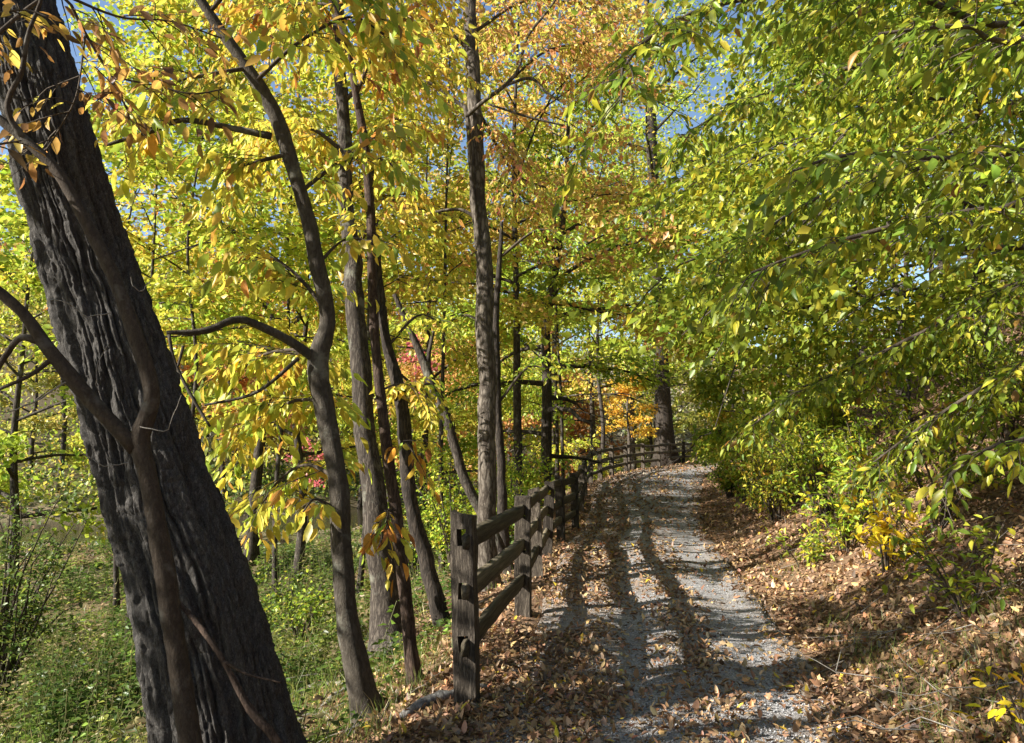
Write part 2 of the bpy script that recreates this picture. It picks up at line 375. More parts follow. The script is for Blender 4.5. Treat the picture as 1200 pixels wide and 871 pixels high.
def river(x, y):
    "distance to the river's centre line, positive on the far side"
    x = np.asarray(x, float); y = np.asarray(y, float); best = np.full(x.shape, 1e9); sg = np.zeros(x.shape)
    for a, b in zip(RS[:-1], RS[1:]):
        dx, dy = b - a; L2 = dx * dx + dy * dy
        t = np.clip(((x - a[0]) * dx + (y - a[1]) * dy) / L2, 0, 1)
        qx = x - a[0] - t * dx; qy = y - a[1] - t * dy; d = qx * qx + qy * qy; k = d < best
        best = np.where(k, d, best); sg = np.where(k, np.sign(dx * qy - dy * qx), sg)
    return np.sqrt(best) * sg
def gz(x, y, detail=True):
    x = np.asarray(x, float); y = np.asarray(y, float)
    l = xf(y) - x; r = x - xr(y); zp = np.interp(y, ZP_Y, ZP_Z)
    drop = np.interp(l, [-.1, .25, .9, 1.6, 3.2, 6, 11, 30], [0, -.03, -.26, -.5, -1.0, -1.5, -1.75, -1.85])
    rise = np.interp(r, [0, .5, 1.4, 3, 6, 12, 30, 80, 300], [0, .10, .50, 1.45, 3.6, 7.6, 16, 34, 70])
    z = np.where(l > 0, zp * np.exp(-np.maximum(l, 0) / 7) + drop, zp + rise)
    if detail:
        off = np.clip(np.maximum(l - .2, r) / 1.0, 0, 1)
        z = z + off * ((fbm(x * .9, y * .9, 3) - .5) * .28 + (fbm(x * 3.1, y * 3.1, 9) - .5) * .10)
        inside = np.clip(np.minimum(-l - .1, -r + .05) / .3, 0, 1)
        z = z - .06 * inside
    q = river(x, y)
    z = np.where(np.abs(q) < RIVW + 2, np.minimum(z, np.interp(np.abs(q), [0, RIVW - 1.5, RIVW - .1, RIVW + 2], [-3.4, -3.0, -2.25, 5]) ), z)
    zh = np.interp(q, [RIVW, RIVW + 2, RIVW + 8, RIVW + 20, RIVW + 50, RIVW + 110, RIVW + 300], [-2.2, -1.4, -.9, 1.2, 11, 30, 60])
    return np.where(q > RIVW, zh + (fbm(x * .12, y * .12, 5) - .5) * 1.5, z)

def axis(lo, a, b, hi, step, g=1.12):
    m = list(np.arange(a, b, step)); s = step; p = b
    while p < hi: m.append(p); s *= g; p += s
    m.append(hi); s = step; p = a - step; left = []
    while p > lo: left.append(p); s *= g; p -= s
    return np.array([lo] + left[::-1] + m)
gx = axis(-330, -9, 9, 330, .16); gy = axis(-60, 1.0, 26, 420, .16, 1.06)
GX, GY = np.meshgrid(gx, gy); GZ = gz(GX, GY)
l_, r_ = xf(GY) - GX, GX - xr(GY)
soil = np.array([.20, .125, .075]) * np.ones(GX.shape + (3,))
green = np.clip((l_ - 1.2) / 2.0, 0, 1)[..., None] * np.clip(fbm(GX * .35, GY * .35, 21) * 2.4 - .5, 0, 1)[..., None]
soil = soil * (1 - green) + np.array([.085, .105, .035]) * green
farq = np.clip((river(GX, GY) - 9) / 20, 0, 1)[..., None]; soil = soil * (1 - farq) + np.array([.11, .085, .045]) * farq
sand = np.clip(1 - np.abs(np.abs(river(GX, GY)) - RIVW - .6) / 1.5, 0, 1)[..., None]; soil = soil * (1 - sand) + np.array([.27, .21, .13]) * sand
g = MB(); ny, nx_ = GX.shape; idx = np.arange(ny * nx_).reshape(ny, nx_)
g.add(np.stack([GX, GY, GZ], -1), np.stack([idx[:-1, :-1], idx[:-1, 1:], idx[1:, 1:], idx[1:, :-1]], -1).reshape(-1, 4), soil.reshape(-1, 3))
o = g.build('ground', M_SOIL, smooth=True); o['kind'] = 'structure'

# gravel path
py = np.r_[np.arange(-8, 24, .2), np.arange(24, 75, .5)]; pu = np.linspace(0, 1, 26)
PY, PU = np.meshgrid(py, pu, indexing='ij')
PX = (xf(PY) + .12) * (1 - PU) + (xr(PY) - .02) * PU
PX = PX + np.where((PU < .03) | (PU > .97), (vnoise(PY * 1.7, PU * 9, 4) - .5) * .3, 0)
PZ = np.interp(PY, ZP_Y, ZP_Z) + .012 + .03 * np.sin(np.pi * PU) - .03 * (np.exp(-((PU - .40) / .07) ** 2) + np.exp(-((PU - .84) / .08) ** 2)) + (fbm(PX * 2, PY * 2, 8) - .5) * .025
PZ = PZ - np.where((PU < .02) | (PU > .98), .07, 0)
g = MB(); idx = np.arange(PX.size).reshape(PX.shape)
g.add(np.stack([PX, PY, PZ], -1), np.stack([idx[:-1, :-1], idx[:-1, 1:], idx[1:, 1:], idx[1:, :-1]], -1).reshape(-1, 4), (np.interp(PU + .12 * (fbm(PX * 1.7, PY * 1.1, 6) - .5), [0, .3, .42, .5, .6, .72, .86, .95], [1, .95, .2, .35, .55, .2, .2, .95]))[..., None].repeat(3, -1).reshape(-1, 3))
o = g.build('gravel_path', M_GRAVEL, smooth=True); o['kind'] = 'structure'; o['label'] = 'grey crushed gravel path curving right along the fence'
def surf(x, y):
    "height of what you would walk on: the path's gravel or the ground"
    x = np.asarray(x, float); y = np.asarray(y, float); u = (x - xf(y) - .12) / (xr(y) - xf(y) - .14)
    zp = np.interp(y, ZP_Y, ZP_Z) + .012 + .03 * np.sin(np.pi * np.clip(u, 0, 1)) - .03 * (np.exp(-((u - .40) / .07) ** 2) + np.exp(-((u - .84) / .08) ** 2)) + (fbm(x * 2, y * 2, 8) - .5) * .025
    return np.where((u > .03) & (u < .97), np.maximum(zp, gz(x, y)), gz(x, y))

# river
g = MB(); T = nrm(np.gradient(RS, axis=0)); Nn = np.stack([-T[:, 1], T[:, 0]], 1)
us = np.linspace(-RIVW - .8, RIVW + .8, 9); V = RS[:, None, :] + us[None, :, None] * Nn[:, None, :]
V = np.concatenate([V, np.full(V.shape[:2] + (1,), -2.42)], -1); idx = np.arange(V.shape[0] * 9).reshape(-1, 9)
g.add(V, np.stack([idx[:-1, :-1], idx[1:, :-1], idx[1:, 1:], idx[:-1, 1:]], -1).reshape(-1, 4))
o = g.build('river', M_WATER); o['kind'] = 'structure'; o['label'] = 'slow brown river beyond the weedy flat'

# ------------------------------------------------------------------ tree builders
def put_leaves(root, pos, d, n, size, col, singles=0, mid=False, dry=False, name='crown', rng=RNG):
    "the leaves of one thing: the ones that show largest become objects, the rest one part"
    keep = np.ones(len(pos), bool)
    if singles:
        px, py_, z = project(pos); dist = np.linalg.norm(pos - np.array([0, 0, CAMZ]), axis=1)
        show = np.where((z > .3) & (px > -5) & (px < 1205) & (py_ > -5) & (py_ < 876), size / dist * F, 0)
        top = np.argsort(-show)[:singles]; top = top[show[top] >= 9]
        B = basis(d[top], n[top])
        for k, i in enumerate(top):
            o = bpy.data.objects.new('leaf', LEAFM_DRY[k % 4] if dry else LEAFM[k % 4]); COL.objects.link(o); o.parent = root
            M = Matrix.Identity(4)
            for a in range(3):
                for b in range(3): M[a][b] = float(B[k, a, b] * size[i])
                M[a][3] = float(pos[i, a] - root.location[a])
            o.matrix_local = M; o.color = (*[float(c) for c in col[i]], 1)
        keep[top] = False
    pos, d, n, size, col = pos[keep], d[keep], n[keep], size[keep], col[keep]
    mb = MB(); mat = M_DRY if dry else M_LEAF
    if mid: add_leaves(mb, pos, d, n, size, col, leaf_mid())
    else:
        far_ = size / np.maximum(np.linalg.norm(pos - np.array([0, 0, CAMZ]), axis=1), .1) * F < 15
        add_leaves(mb, pos[far_], d[far_], n[far_], size[far_], col[far_], leaf_hex(.06, .18, .23)); pos, d, n, size, col = pos[~far_], d[~far_], n[~far_], size[~far_], col[~far_]
        k = rng.integers(0, 4, len(pos))
        for i in range(4): add_leaves(mb, pos[k == i], d[k == i], n[k == i], size[k == i], col[k == i], FINE[i])
    if mb.n: mb.build(name, mat, root, kind='stuff')

def single_meshes(mat):
    out = []
    for i, (v, fs) in enumerate(FINE):
        mb = MB(); mb.add(v, fs[0]); mb.f.setdefault(4, []).append(fs[1]); out.append(mb.mesh('leaf', mat))
    return out
LEAFM = single_meshes(M_LEAFO); LEAFM_DRY = single_meshes(M_DRYO)

def wood_tree(name, label, base, H, r0, cz0, R, n_limb, n_leaf, pal, leaf, lean=(0, 0), bias=(0, 0), elev=(15, 55), droop=.18, flat=.45, bark=None, seed=0, cat='tree',
              group=None, subs=7, topr=.25, wob=.25, prof=None, tilt=.8, trunk_pts=None, hang=.25, sides=8, cut=None, jit=.2):
    "a tree of trunk (with limbs) and crown; heights above its base"
    rng = np.random.default_rng(1000 + seed); n_leaf = int(n_leaf * DENS); leaf = leaf * LSC
    base = np.array(base, float); root = thing(name, label, cat, base, group)
    if trunk_pts is None:
        hs = np.linspace(0, 1, 6); k = rng.standard_normal((6, 2)) * wob * H * .03; k[0] = 0
        pts = np.stack([base[0] + lean[0] * hs ** 1.2 * H + k[:, 0], base[1] + lean[1] * hs ** 1.2 * H + k[:, 1], base[2] - .15 + hs * (H + .15)], 1)
        rad = r0 * (1 - (1 - topr * .4) * hs ** .9)
    else:
        A = np.array(trunk_pts, float); pts = A[:, :3]; rad = A[:, 3]
    nT = 26; P = spline(np.column_stack([pts, rad]), nT); tp, tr = P[:, :3], np.maximum(P[:, 3], .006)
    flare = 1 + .55 * np.exp(-np.maximum(tp[:, 2] - base[2], 0) / (.25 + r0)); mb = MB()
    tubes(mb, tp, tr * flare, sides, .10, rng)
    t0 = np.clip((cz0) / max(H, .1), .02, .95)
    t = t0 + (1 - t0) * (np.arange(n_limb) + rng.random(n_limb) * .6) / n_limb; t = np.clip(t, 0, .995)
    s0 = np.stack([np.interp(t, np.linspace(0, 1, nT), tp[:, k]) for k in range(3)], 1); rr = np.interp(t, np.linspace(0, 1, nT), tr)
    az = np.arange(n_limb) * 2.39996 + rng.random(n_limb) * .9
    q = (t - t0) / (1 - t0)
    dirh = np.stack([np.cos(az), np.sin(az)], 1) + np.array(bias); dirh = dirh / np.linalg.norm(dirh, axis=1, keepdims=True)
    L = R * (np.interp(q, [0, .25, .6, 1], prof or [.75, 1, .85, .35])) * (.8 + .4 * rng.random(n_limb))
    L = L * np.clip(.65 + .35 * np.sum(dirh * np.array(bias), 1) / (np.linalg.norm(bias) + 1e-6) if np.any(bias) else 1, .35, 1.2)
    e = np.radians(elev[0] + (elev[1] - elev[0]) * q + rng.standard_normal(n_limb) * 8)
    D = np.column_stack([dirh * np.cos(e)[:, None], np.sin(e)])
    ss = np.linspace(0, 1, 7)[None, :, None]
    LP = s0[:, None] + D[:, None] * L[:, None, None] * ss - UP * (droop * L)[:, None, None] * ss ** 2.2 + np.cumsum(rng.standard_normal((n_limb, 7, 3)) * .035, 1) * L[:, None, None] * ss
    tubes(mb, LP, np.minimum(rr * .6, .02 + L * .016)[:, None] * (1 - .85 * ss[:, :, 0]), 5, 0, rng, cap=False)
    # side branches
    ns = n_limb * subs; li = np.repeat(np.arange(n_limb), subs); st = .22 + .78 * rng.random(ns) ** .8
    f = st * 6; i0 = np.minimum(f.astype(int), 5); fr = (f - i0)[:, None]
    b0 = LP[li, i0] * (1 - fr) + LP[li, i0 + 1] * fr; tg = nrm(LP[li, i0 + 1] - LP[li, i0])
    side = nrm(np.cross(tg, UP)) * np.where(rng.random(ns) < .5, 1, -1)[:, None]
    bd = nrm(tg * .75 + side * (.4 + .6 * rng.random(ns))[:, None] + UP * (rng.standard_normal(ns) * .22)[:, None])
    bl = L[li] * (.22 + .28 * rng.random(ns)) * (1.15 - .5 * st)
    s4 = np.linspace(0, 1, 4)[None, :, None]
    BP = b0[:, None] + bd[:, None] * bl[:, None, None] * s4 - UP * (droop * bl * 1.2)[:, None, None] * s4 ** 2
    tubes(mb, BP, (.004 + .008 * bl)[:, None] * (1 - .7 * s4[:, :, 0]), 3, 0, rng, cap=False)
    mb.build('trunk', bark or M_BARK, root, smooth=True)
    # leaves
    w = bl / bl.sum(); j = rng.choice(ns, n_leaf, p=w); s = rng.random(n_leaf) ** .8 * 1.1
    sf = np.clip(s * 3, 0, 2.999); ii = sf.astype(int); fr = (s * 3 - ii)[:, None]
    p = BP[j, ii] * (1 - fr) + BP[j, ii + 1] * fr
    off = rng.standard_normal((n_leaf, 3)) * (bl[j] * .16 + leaf * .7)[:, None]; off[:, 2] *= flat; p = p + off
    dd = nrm(bd[j] * .7 + rng.standard_normal((n_leaf, 3)) * .65 - UP * hang)
    nn = nrm(UP + rng.standard_normal((n_leaf, 3)) * tilt)
    sz = leaf * (.6 + .75 * rng.random(n_leaf))
    if cut is None: cut = lambda q: ~((q[:, 0] > xf(q[:, 1]) - .4) & (q[:, 0] < xr(q[:, 1]) - .2) & (q[:, 1] < 50) & (q[:, 2] < np.interp(q[:, 1], [0, 12, 22, 30, 50], [2.4, 2.6, 3.6, 5.6, 7.5])))
    if cut is not None:
        k = cut(p); p, dd, nn, sz = p[k], dd[k], nn[k], sz[k]
    # colour follows whole sprays as well as single leaves
    c = pick(pal, len(p), rng, jit); cb = pick(pal, ns, rng, .12)[j[k]]
    c = c * .6 + cb * .4
    put_leaves(root, p, dd, nn, sz, c, 0, True, rng=rng)
    return root

def sprays(limbs, rng, sub_step=.16, sub_len=.55, leaf=.095, leaf_step=.055, hang=.35, droop=.25, tw=.5, ang=50, start=.12, planar=.8, twigmb=None, fill=1.0, subang=.15):
    "leafy side shoots in flat sprays along limb polylines; returns leaf arrays"
    LPos = []; LD = []; LN = []
    def along(P, step, hang_):
        seg = np.linalg.norm(P[-1] - P[0]); n = max(2, int(seg / step)); k = len(P) - 1
        for i in range(n):
            if rng.random() > fill: continue
            s = (i + .6 + rng.random() * .4) / n; f = min(s, .999) * k; a = int(f); p = P[a] + (P[a + 1] - P[a]) * (f - a); t = P[a + 1] - P[a]; t = t / (np.linalg.norm(t) + 1e-9)
            sd = np.cross(t, UP); sd /= np.linalg.norm(sd) + 1e-9
            if i % 2: sd = -sd
            if i >= n - 1: d = t
            else: d = t * .62 + sd * .78
            d = d + rng.standard_normal(3) * .17 - UP * hang_ * (.5 + rng.random())
            nv = UP * planar + sd * .25 * rng.standard_normal() + rng.standard_normal(3) * .35
            LPos.append(p + d * .012); LD.append(d); LN.append(nv)
    def twig(a, d, L, r, n=6, dr=None):
        s = np.linspace(0, 1, n)[:, None]
        P = a + d * L * s - UP * (droop if dr is None else dr) * L * s ** 2 + np.cumsum(rng.standard_normal((n, 3)) * .03 * L, 0) * s
        if twigmb is not None: tubes(twigmb, P, r * (1 - .75 * s[:, 0]), 3, 0, rng, cap=False)
        return P
    for P, reach in limbs:
        P = np.asarray(P); seg = np.r_[0, np.cumsum(np.linalg.norm(np.diff(P, axis=0), axis=1))]; tot = seg[-1]
        n = max(2, int(tot * (1 - start) / sub_step))
        for i in range(n):
            s = start + (1 - start) * (i + rng.random()) / n; f = np.interp(s * tot, seg, np.arange(len(P))); a = min(int(f), len(P) - 2)
            p = P[a] + (P[a + 1] - P[a]) * (f - a); t = P[a + 1] - P[a]; t = t / (np.linalg.norm(t) + 1e-9)
            sd = np.cross(t, UP); sd /= np.linalg.norm(sd) + 1e-9
            if rng.random() < .5: sd = -sd
            A = math.radians(ang + rng.standard_normal() * 12)
            d = t * math.cos(A) + sd * math.sin(A) + UP * rng.standard_normal() * subang; d /= np.linalg.norm(d)
            L = sub_len * reach * (.6 + .8 * rng.random()) * (1.15 - .6 * s)
            Q = twig(p, d, L, .0045)
            along(Q, leaf_step, hang)
            m = int(L / .16)
            for k in range(m):
                f2 = (k + .7) / (m + .7) * 5; a2 = min(int(f2), 4); p2 = Q[a2] + (Q[a2 + 1] - Q[a2]) * (f2 - a2); t2 = Q[a2 + 1] - Q[a2]; t2 /= np.linalg.norm(t2) + 1e-9
                sd2 = np.cross(t2, UP); sd2 /= np.linalg.norm(sd2) + 1e-9
                if k % 2: sd2 = -sd2
                d2 = t2 * .65 + sd2 * .75 + rng.standard_normal(3) * .12; d2 /= np.linalg.norm(d2)
                Q2 = twig(p2, d2, L * tw * (.5 + .6 * rng.random()) * (1.1 - .5 * (k + .7) / (m + .7)), .0028, 4)
                along(Q2, leaf_step, hang)
        along(P[int(len(P) * .6):], leaf_step, hang)
    n = len(LPos)
    return np.array(LPos), nrm(np.array(LD)), nrm(np.array(LN)), leaf * (.55 + .75 * rng.random(n))

def pixpath(lst, n=24):
    "[(px, py, depth, width_px)] -> points and radii"
    A = np.array([np.r_[at(a, b, c), .5 * w * c / F] for a, b, c, w in lst]); P = spline(A, n); return P[:, :3], np.maximum(P[:, 3], .003)

def stem_to(mb, P, R, sides=10, rough=.08, rng=RNG, flare=.5):
    h = np.maximum(P[:, 2] - P[0, 2], 0); q = rng.random() * 50; R = R * (.86 + .26 * fbm(h * 2.6 + q, h * 0 + q, 5, 3)); P = P + (np.stack([fbm(h * 2.2 + q, h * 0 + 3, 7, 2), fbm(h * 2.2 + q, h * 0 + 9, 8, 2), h * 0 + .5], 1) - .5) * (R * .7)[:, None]
    tubes(mb, P, R * (1 + flare * np.exp(-h / .16)), sides, rough, rng)

# ------------------------------------------------------------------ split-rail fence
import bmesh
RAILZ = (.36, .69, 1.03)
def post_mesh(seed, h=1.2):
    rng = np.random.default_rng(seed); bm = bmesh.new()
    w, d = .15, .125; xs = [-w / 2, -.030, .030, w / 2]; zs = [-.4]
    for z in RAILZ: zs += [z - .052, z + .052]
    zs.append(h); solid = lambda i, k: 0 <= i < 3 and 0 <= k < 7 and not (i == 1 and k % 2 == 1)
    vc = {}
    def V(x, y, z):
        key = (round(x, 4), round(y, 4), round(z, 4))
        if key not in vc:
            j = rng.standard_normal(3) * .004; zz = z
            if z == h: zz = h - .035 * (x / w + .5) * (1 if seed % 2 else .2) - .01 * rng.random()
            vc[key] = bm.verts.new((x + j[0], y + j[1], zz + (j[2] if z > -.3 else 0)))
        return vc[key]
    y0, y1 = -d / 2, d / 2
    for i in range(3):
        for k in range(7):
            if not solid(i, k): continue
            a, b, c, e = xs[i], xs[i + 1], zs[k], zs[k + 1]
            bm.faces.new((V(a, y0, c), V(b, y0, c), V(b, y0, e), V(a, y0, e))); bm.faces.new((V(b, y1, c), V(a, y1, c), V(a, y1, e), V(b, y1, e)))
            if not solid(i - 1, k): bm.faces.new((V(a, y1, c), V(a, y0, c), V(a, y0, e), V(a, y1, e)))
            if not solid(i + 1, k): bm.faces.new((V(b, y0, c), V(b, y1, c), V(b, y1, e), V(b, y0, e)))
            if not solid(i, k + 1): bm.faces.new((V(a, y0, e), V(b, y0, e), V(b, y1, e), V(a, y1, e)))
            if not solid(i, k - 1): bm.faces.new((V(a, y1, c), V(b, y1, c), V(b, y0, c), V(a, y0, c)))
    ed = [e for e in bm.edges if len(e.link_faces) == 2 and e.calc_face_angle(0) > .9]
    bmesh.ops.bevel(bm, geom=ed, offset=.007, segments=2, profile=.6, affect='EDGES')
    me = bpy.data.meshes.new('post'); bm.to_mesh(me); bm.free(); me.materials.append(M_POST); return me
def rail_mesh(seed):
    rng = np.random.default_rng(seed); n, k = 15, 8; t = np.linspace(0, 1, n)
    a = np.linspace(0, 2 * np.pi, k, endpoint=False) + .3
    sec = 1 + .11 * rng.standard_normal(k)
    hx = .030 * np.interp(t, [0, .06, .14, .86, .94, 1], [.62, .75, 1, 1, .75, .62]); hz = .064 * np.interp(t, [0, .05, .10, .90, .95, 1], [.70, .78, 1, 1, .78, .70])
    bend = .016 * rng.standard_normal() * np.sin(np.pi * t); bz = .006 * rng.standard_normal() * np.sin(np.pi * t) + .003 * rng.standard_normal(n) * np.sin(np.pi * t)
    sq = lambda c: np.sign(c) * np.abs(c) ** .38
    r = sec[None] * (1 + .035 * rng.standard_normal((n, k)))
    V = np.stack([hx[:, None] * sq(np.cos(a)) * r + bend[:, None], hz[:, None] * sq(np.sin(a)) * r + bz[:, None], t[:, None] * np.ones(k)], -1)
    idx = np.arange(n * k).reshape(n, k); nx2 = np.roll(idx, -1, 1); mb = MB()
    mb.add(V, np.stack([idx[:-1], nx2[:-1], nx2[1:], idx[1:]], -1).reshape(-1, 4)); mb.f.setdefault(k, []).append(np.stack([idx[-1], idx[0, ::-1]]))
    return mb.mesh('rail', M_RAIL)
fb = (FENCE[0, 1], FENCE[0, 0], float(gz(FENCE[0, 1], FENCE[0, 0])))
fence = thing('split_rail_fence', 'weathered split rail fence with three rails curving along the gravel path', 'fence', fb)
posts = [post_mesh(s) for s in (1, 2, 3, 4)]; rails = [rail_mesh(s) for s in range(7)]
rg = np.random.default_rng(5); PB = []
for i, (y, x) in enumerate(FENCE):
    z = float(gz(x, y)); PB.append(np.array([x, y, z]))
    a = FENCE[min(i + 1, len(FENCE) - 1)] - FENCE[max(i - 1, 0)]; ang = math.atan2(a[0], a[1]) - math.pi / 2
    o = bpy.data.objects.new('post', posts[i % 4]); COL.objects.link(o); o.parent = fence
    o.location = (x - fb[0], y - fb[1], z - fb[2]); o.rotation_euler = (rg.standard_normal() * .02, rg.standard_normal() * .025, ang + rg.standard_normal() * .05 + (math.pi if i % 3 == 2 else 0))
    o.scale = (1, 1, 1.0 + .03 * rg.standard_normal())
for i in range(len(PB) - 1):
    for k, hz in enumerate(RAILZ):
        if i >= 13 and k == 0 and i % 3 == 1: continue
        zo = .014 if (i + k) % 2 else -.014
        A = PB[i] + UP * (hz + zo); B = PB[i + 1] + UP * (hz + (zo if i % 2 else zo * .8)); D = B - A; L = np.linalg.norm(D); D = D / L
        ov = .10 if i else .12
        A = A - D * ov; L2 = L + ov + .10
        o = bpy.data.objects.new('rail', rails[(i * 3 + k) % 7]); COL.objects.link(o); o.parent = fence
        zax = Vector(D); xax = Vector((D[1], -D[0], 0)).normalized(); yax = zax.cross(xax)
        M = Matrix((xax, yax, zax)).transposed().to_4x4() @ Matrix.Diagonal((1, 1, L2, 1)); M.translation = Vector(A) - Vector(fb)
        o.matrix_local = M

# ------------------------------------------------------------------ the great leaning tree
rng = np.random.default_rng(21)
A = np.array([np.r_[at(a, b, c), .5 * w * c / F] for a, b, c, w in [(305, 1030, 4.0, 185), (268, 871, 4.0, 154), (226, 700, 4.0, 139), (186, 580, 4.02, 127), (141, 430, 4.05, 116), (97, 290, 4.1, 104), (66, 190, 4.1, 100),
              (28, 40, 4.15, 96), (0, -80, 4.2, 92), (-70, -400, 4.4, 80), (-150, -900, 4.8, 58), (-220, -1300, 5.2, 30)]])
big_base = A[0, :3].copy(); big_base[2] = gz(big_base[0], big_base[1])
big = thing('leaning_tree', 'massive leaning trunk with dark furrowed bark beside the fence', 'tree', big_base)
P = spline(A, 2400); arc = np.r_[0, np.cumsum(np.linalg.norm(np.diff(P[:, :3], axis=0), axis=1))]; sel = np.unique(np.r_[np.searchsorted(arc, np.linspace(0, 5.2, 470)), np.linspace(np.searchsorted(arc, 5.5), 2399, 70).astype(int)])
P = P[sel]; tp, tr = P[:, :3], P[:, 3]; sides = 236
T, u, w = frames(tp); a = np.r_[np.linspace(-.15, np.pi + .15, sides - 34, endpoint=False), np.linspace(np.pi + .15, 2 * np.pi - .15, 34, endpoint=False)]
h = np.r_[0, np.cumsum(np.linalg.norm(np.diff(tp, axis=0), axis=1))][:, None]; s = (a + .15)[None, :] * .33
wx = s + .06 * (fbm(s * 3, h * 1.6, 31) - .5) + .03 * (vnoise(s * 16, h * 9, 37) - .5)
n1 = np.abs(2 * vnoise(wx * 23, h * 2.1, 41) - 1); n2 = np.abs(2 * vnoise(wx * 41 + 5, h * 4.2, 47) - 1); n3 = fbm(s * 60, h * 40, 51, 2)
n4 = np.abs(2 * vnoise(wx * 55 + 9, h * 7.0, 53) - 1)
crk = np.clip(1 - np.abs(2 * vnoise(wx * 9, h * 15 + 3 * vnoise(wx * 12, h * 2, 3), 57) - 1) / .2, 0, 1)
disp = -.030 * np.clip(1.25 - n1 / .36, 0, 1) - .015 * np.clip(1.2 - n2 / .42, 0, 1) - .006 * np.clip(1 - n4 / .5, 0, 1) - .008 * crk + .011 * (n3 - .5) + .02 * (fbm(s * 2.2, h * .9, 61) - .5)
rr = tr[:, None] * (1 + .35 * np.exp(-h / .25)) + disp
V = tp[:, None] + rr[..., None] * (np.cos(a)[:, None] * u[:, None] + np.sin(a)[:, None] * w[:, None])
idx = np.arange(len(tp) * sides).reshape(-1, sides); nx2 = np.roll(idx, -1, 1); mb = MB()
mb.add(V, np.stack([idx[:-1], nx2[:-1], nx2[1:], idx[1:]], -1).reshape(-1, 4)); mb.build('trunk', M_BIG, big, smooth=True)
for k in range(6):      # limbs high above the frame
    p0 = tp[-60 + 9 * k]; az = k * 2.4 + .5; D = np.array([math.cos(az) * .8, math.sin(az) * .8, .55]); L = 3.2
    q = np.linspace(0, 1, 8)[:, None]; LP = p0 + D * L * q + UP * .5 * q ** 2
    m2 = MB(); tubes(m2, LP, .10 * (1 - .8 * q[:, 0]), 7, .1, rng); m2.build('branch', M_BARK, big, smooth=True)

# ------------------------------------------------------------------ near trees drawn from the photograph
def near_tree(name, label, stem, bark, limbs=(), leafy=(), pal=GOLD, leaf=.11, singles=0, seed=0, cat='tree', group=None, sp={}, sides=16, rough=.10, flare=.75, limb_mat=None, jit=.2, stem_n=110):
    rng = np.random.default_rng(seed + 300); P, R = pixpath(stem, stem_n); b = P[0].copy(); b[2] = max(float(gz(b[0], b[1])), b[2])
    root = thing(name, label, cat, b, group); mb = MB(); stem_to(mb, P, R, sides, rough, rng, flare); mb.build('trunk', bark, root, smooth=True)
    for l in limbs:
        p, r = pixpath(l, 22); m = MB(); tubes(m, p, r, 8, .12, rng); m.build('branch', limb_mat or bark, root, smooth=True)
    if leafy:
        LL = []; tw = MB()
        for l, reach in leafy:
            p, r = pixpath(l, 16); LL.append((p, reach)); m = MB(); tubes(m, p, r, 6, .1, rng); m.build('branch', limb_mat or M_TWIG, root, smooth=True)
        pos, d, n, sz = sprays(LL, rng, leaf=leaf, twigmb=tw, **sp)
        if tw.n: tw.build('twigs', M_TWIG, root, kind='stuff')
        put_leaves(root, pos, d, n, sz, pick(pal, len(pos), rng, jit), singles, rng=rng)
    return root

# the forked sapling in front of the great trunk, with the amber leaves over it
AMB = [(4, .34, .19, .05), (4, .42, .28, .06), (2, .24, .12, .04), (1.5, .12, .065, .03), (2, .44, .35, .06)]
sap = near_tree('forked_sapling', 'smooth brown forked sapling growing against the great leaning trunk', [(242, 1010, 3.45, 27), (225, 871, 3.45, 24), (205, 760, 3.45, 24), (190, 650, 3.42, 23), (172, 560, 3.4, 20), (163, 515, 3.4, 21),
    (176, 462, 3.4, 17), (160, 400, 3.4, 17), (130, 320, 3.4, 16), (105, 270, 3.4, 15), (70, 205, 3.38, 14), (30, 165, 3.35, 13), (-40, 105, 3.3, 9), (-130, 0, 3.3, 5)], M_SAP,
    limbs=[[(160, 525, 3.4, 20), (130, 495, 3.38, 18), (90, 450, 3.35, 18), (50, 400, 3.32, 16), (25, 365, 3.3, 13), (-25, 325, 3.25, 12), (-90, 290, 3.2, 8)],
           [(52, 402, 3.32, 10), (25, 396, 3.3, 8), (8, 415, 3.3, 7), (-10, 445, 3.3, 6)], [(62, 420, 3.32, 6), (35, 440, 3.3, 5), (-5, 458, 3.3, 4)],
           [(30, 165, 3.35, 9), (10, 135, 3.3, 7), (12, 110, 3.3, 6), (25, 85, 3.3, 6), (33, 40, 3.3, 5), (48, 0, 3.3, 4), (60, -60, 3.3, 3)]],
    leafy=[([(-60, 95, 3.3, 6), (20, 20, 3.5, 5), (70, -8, 3.6, 4), (100, 40, 3.7, 4), (130, 90, 3.8, 3), (150, 130, 3.8, 2)], .55), ([(100, 40, 3.7, 3), (90, 110, 3.6, 2), (70, 150, 3.6, 2), (55, 175, 3.5, 2)], .45),
           ([(-60, 60, 3.3, 4), (-10, 20, 3.2, 3), (30, 12, 3.2, 2), (60, 22, 3.2, 2)], .4), ([(-50, 180, 3.3, 4), (-5, 170, 3.2, 3), (25, 165, 3.2, 2)], .3),
           ([(70, -8, 3.6, 4), (140, 20, 3.8, 3), (200, 25, 3.9, 2), (260, 45, 4.0, 2)], .6), ([(130, 90, 3.8, 3), (180, 100, 3.9, 2), (225, 110, 3.9, 2), (260, 105, 4, 2)], .55)],
    pal=AMB, leaf=.088, singles=300, seed=1, sp=dict(sub_step=.075, sub_len=.8, leaf_step=.055, hang=.5, fill=.62, planar=.5, ang=58), limb_mat=None)
rng = np.random.default_rng(8)
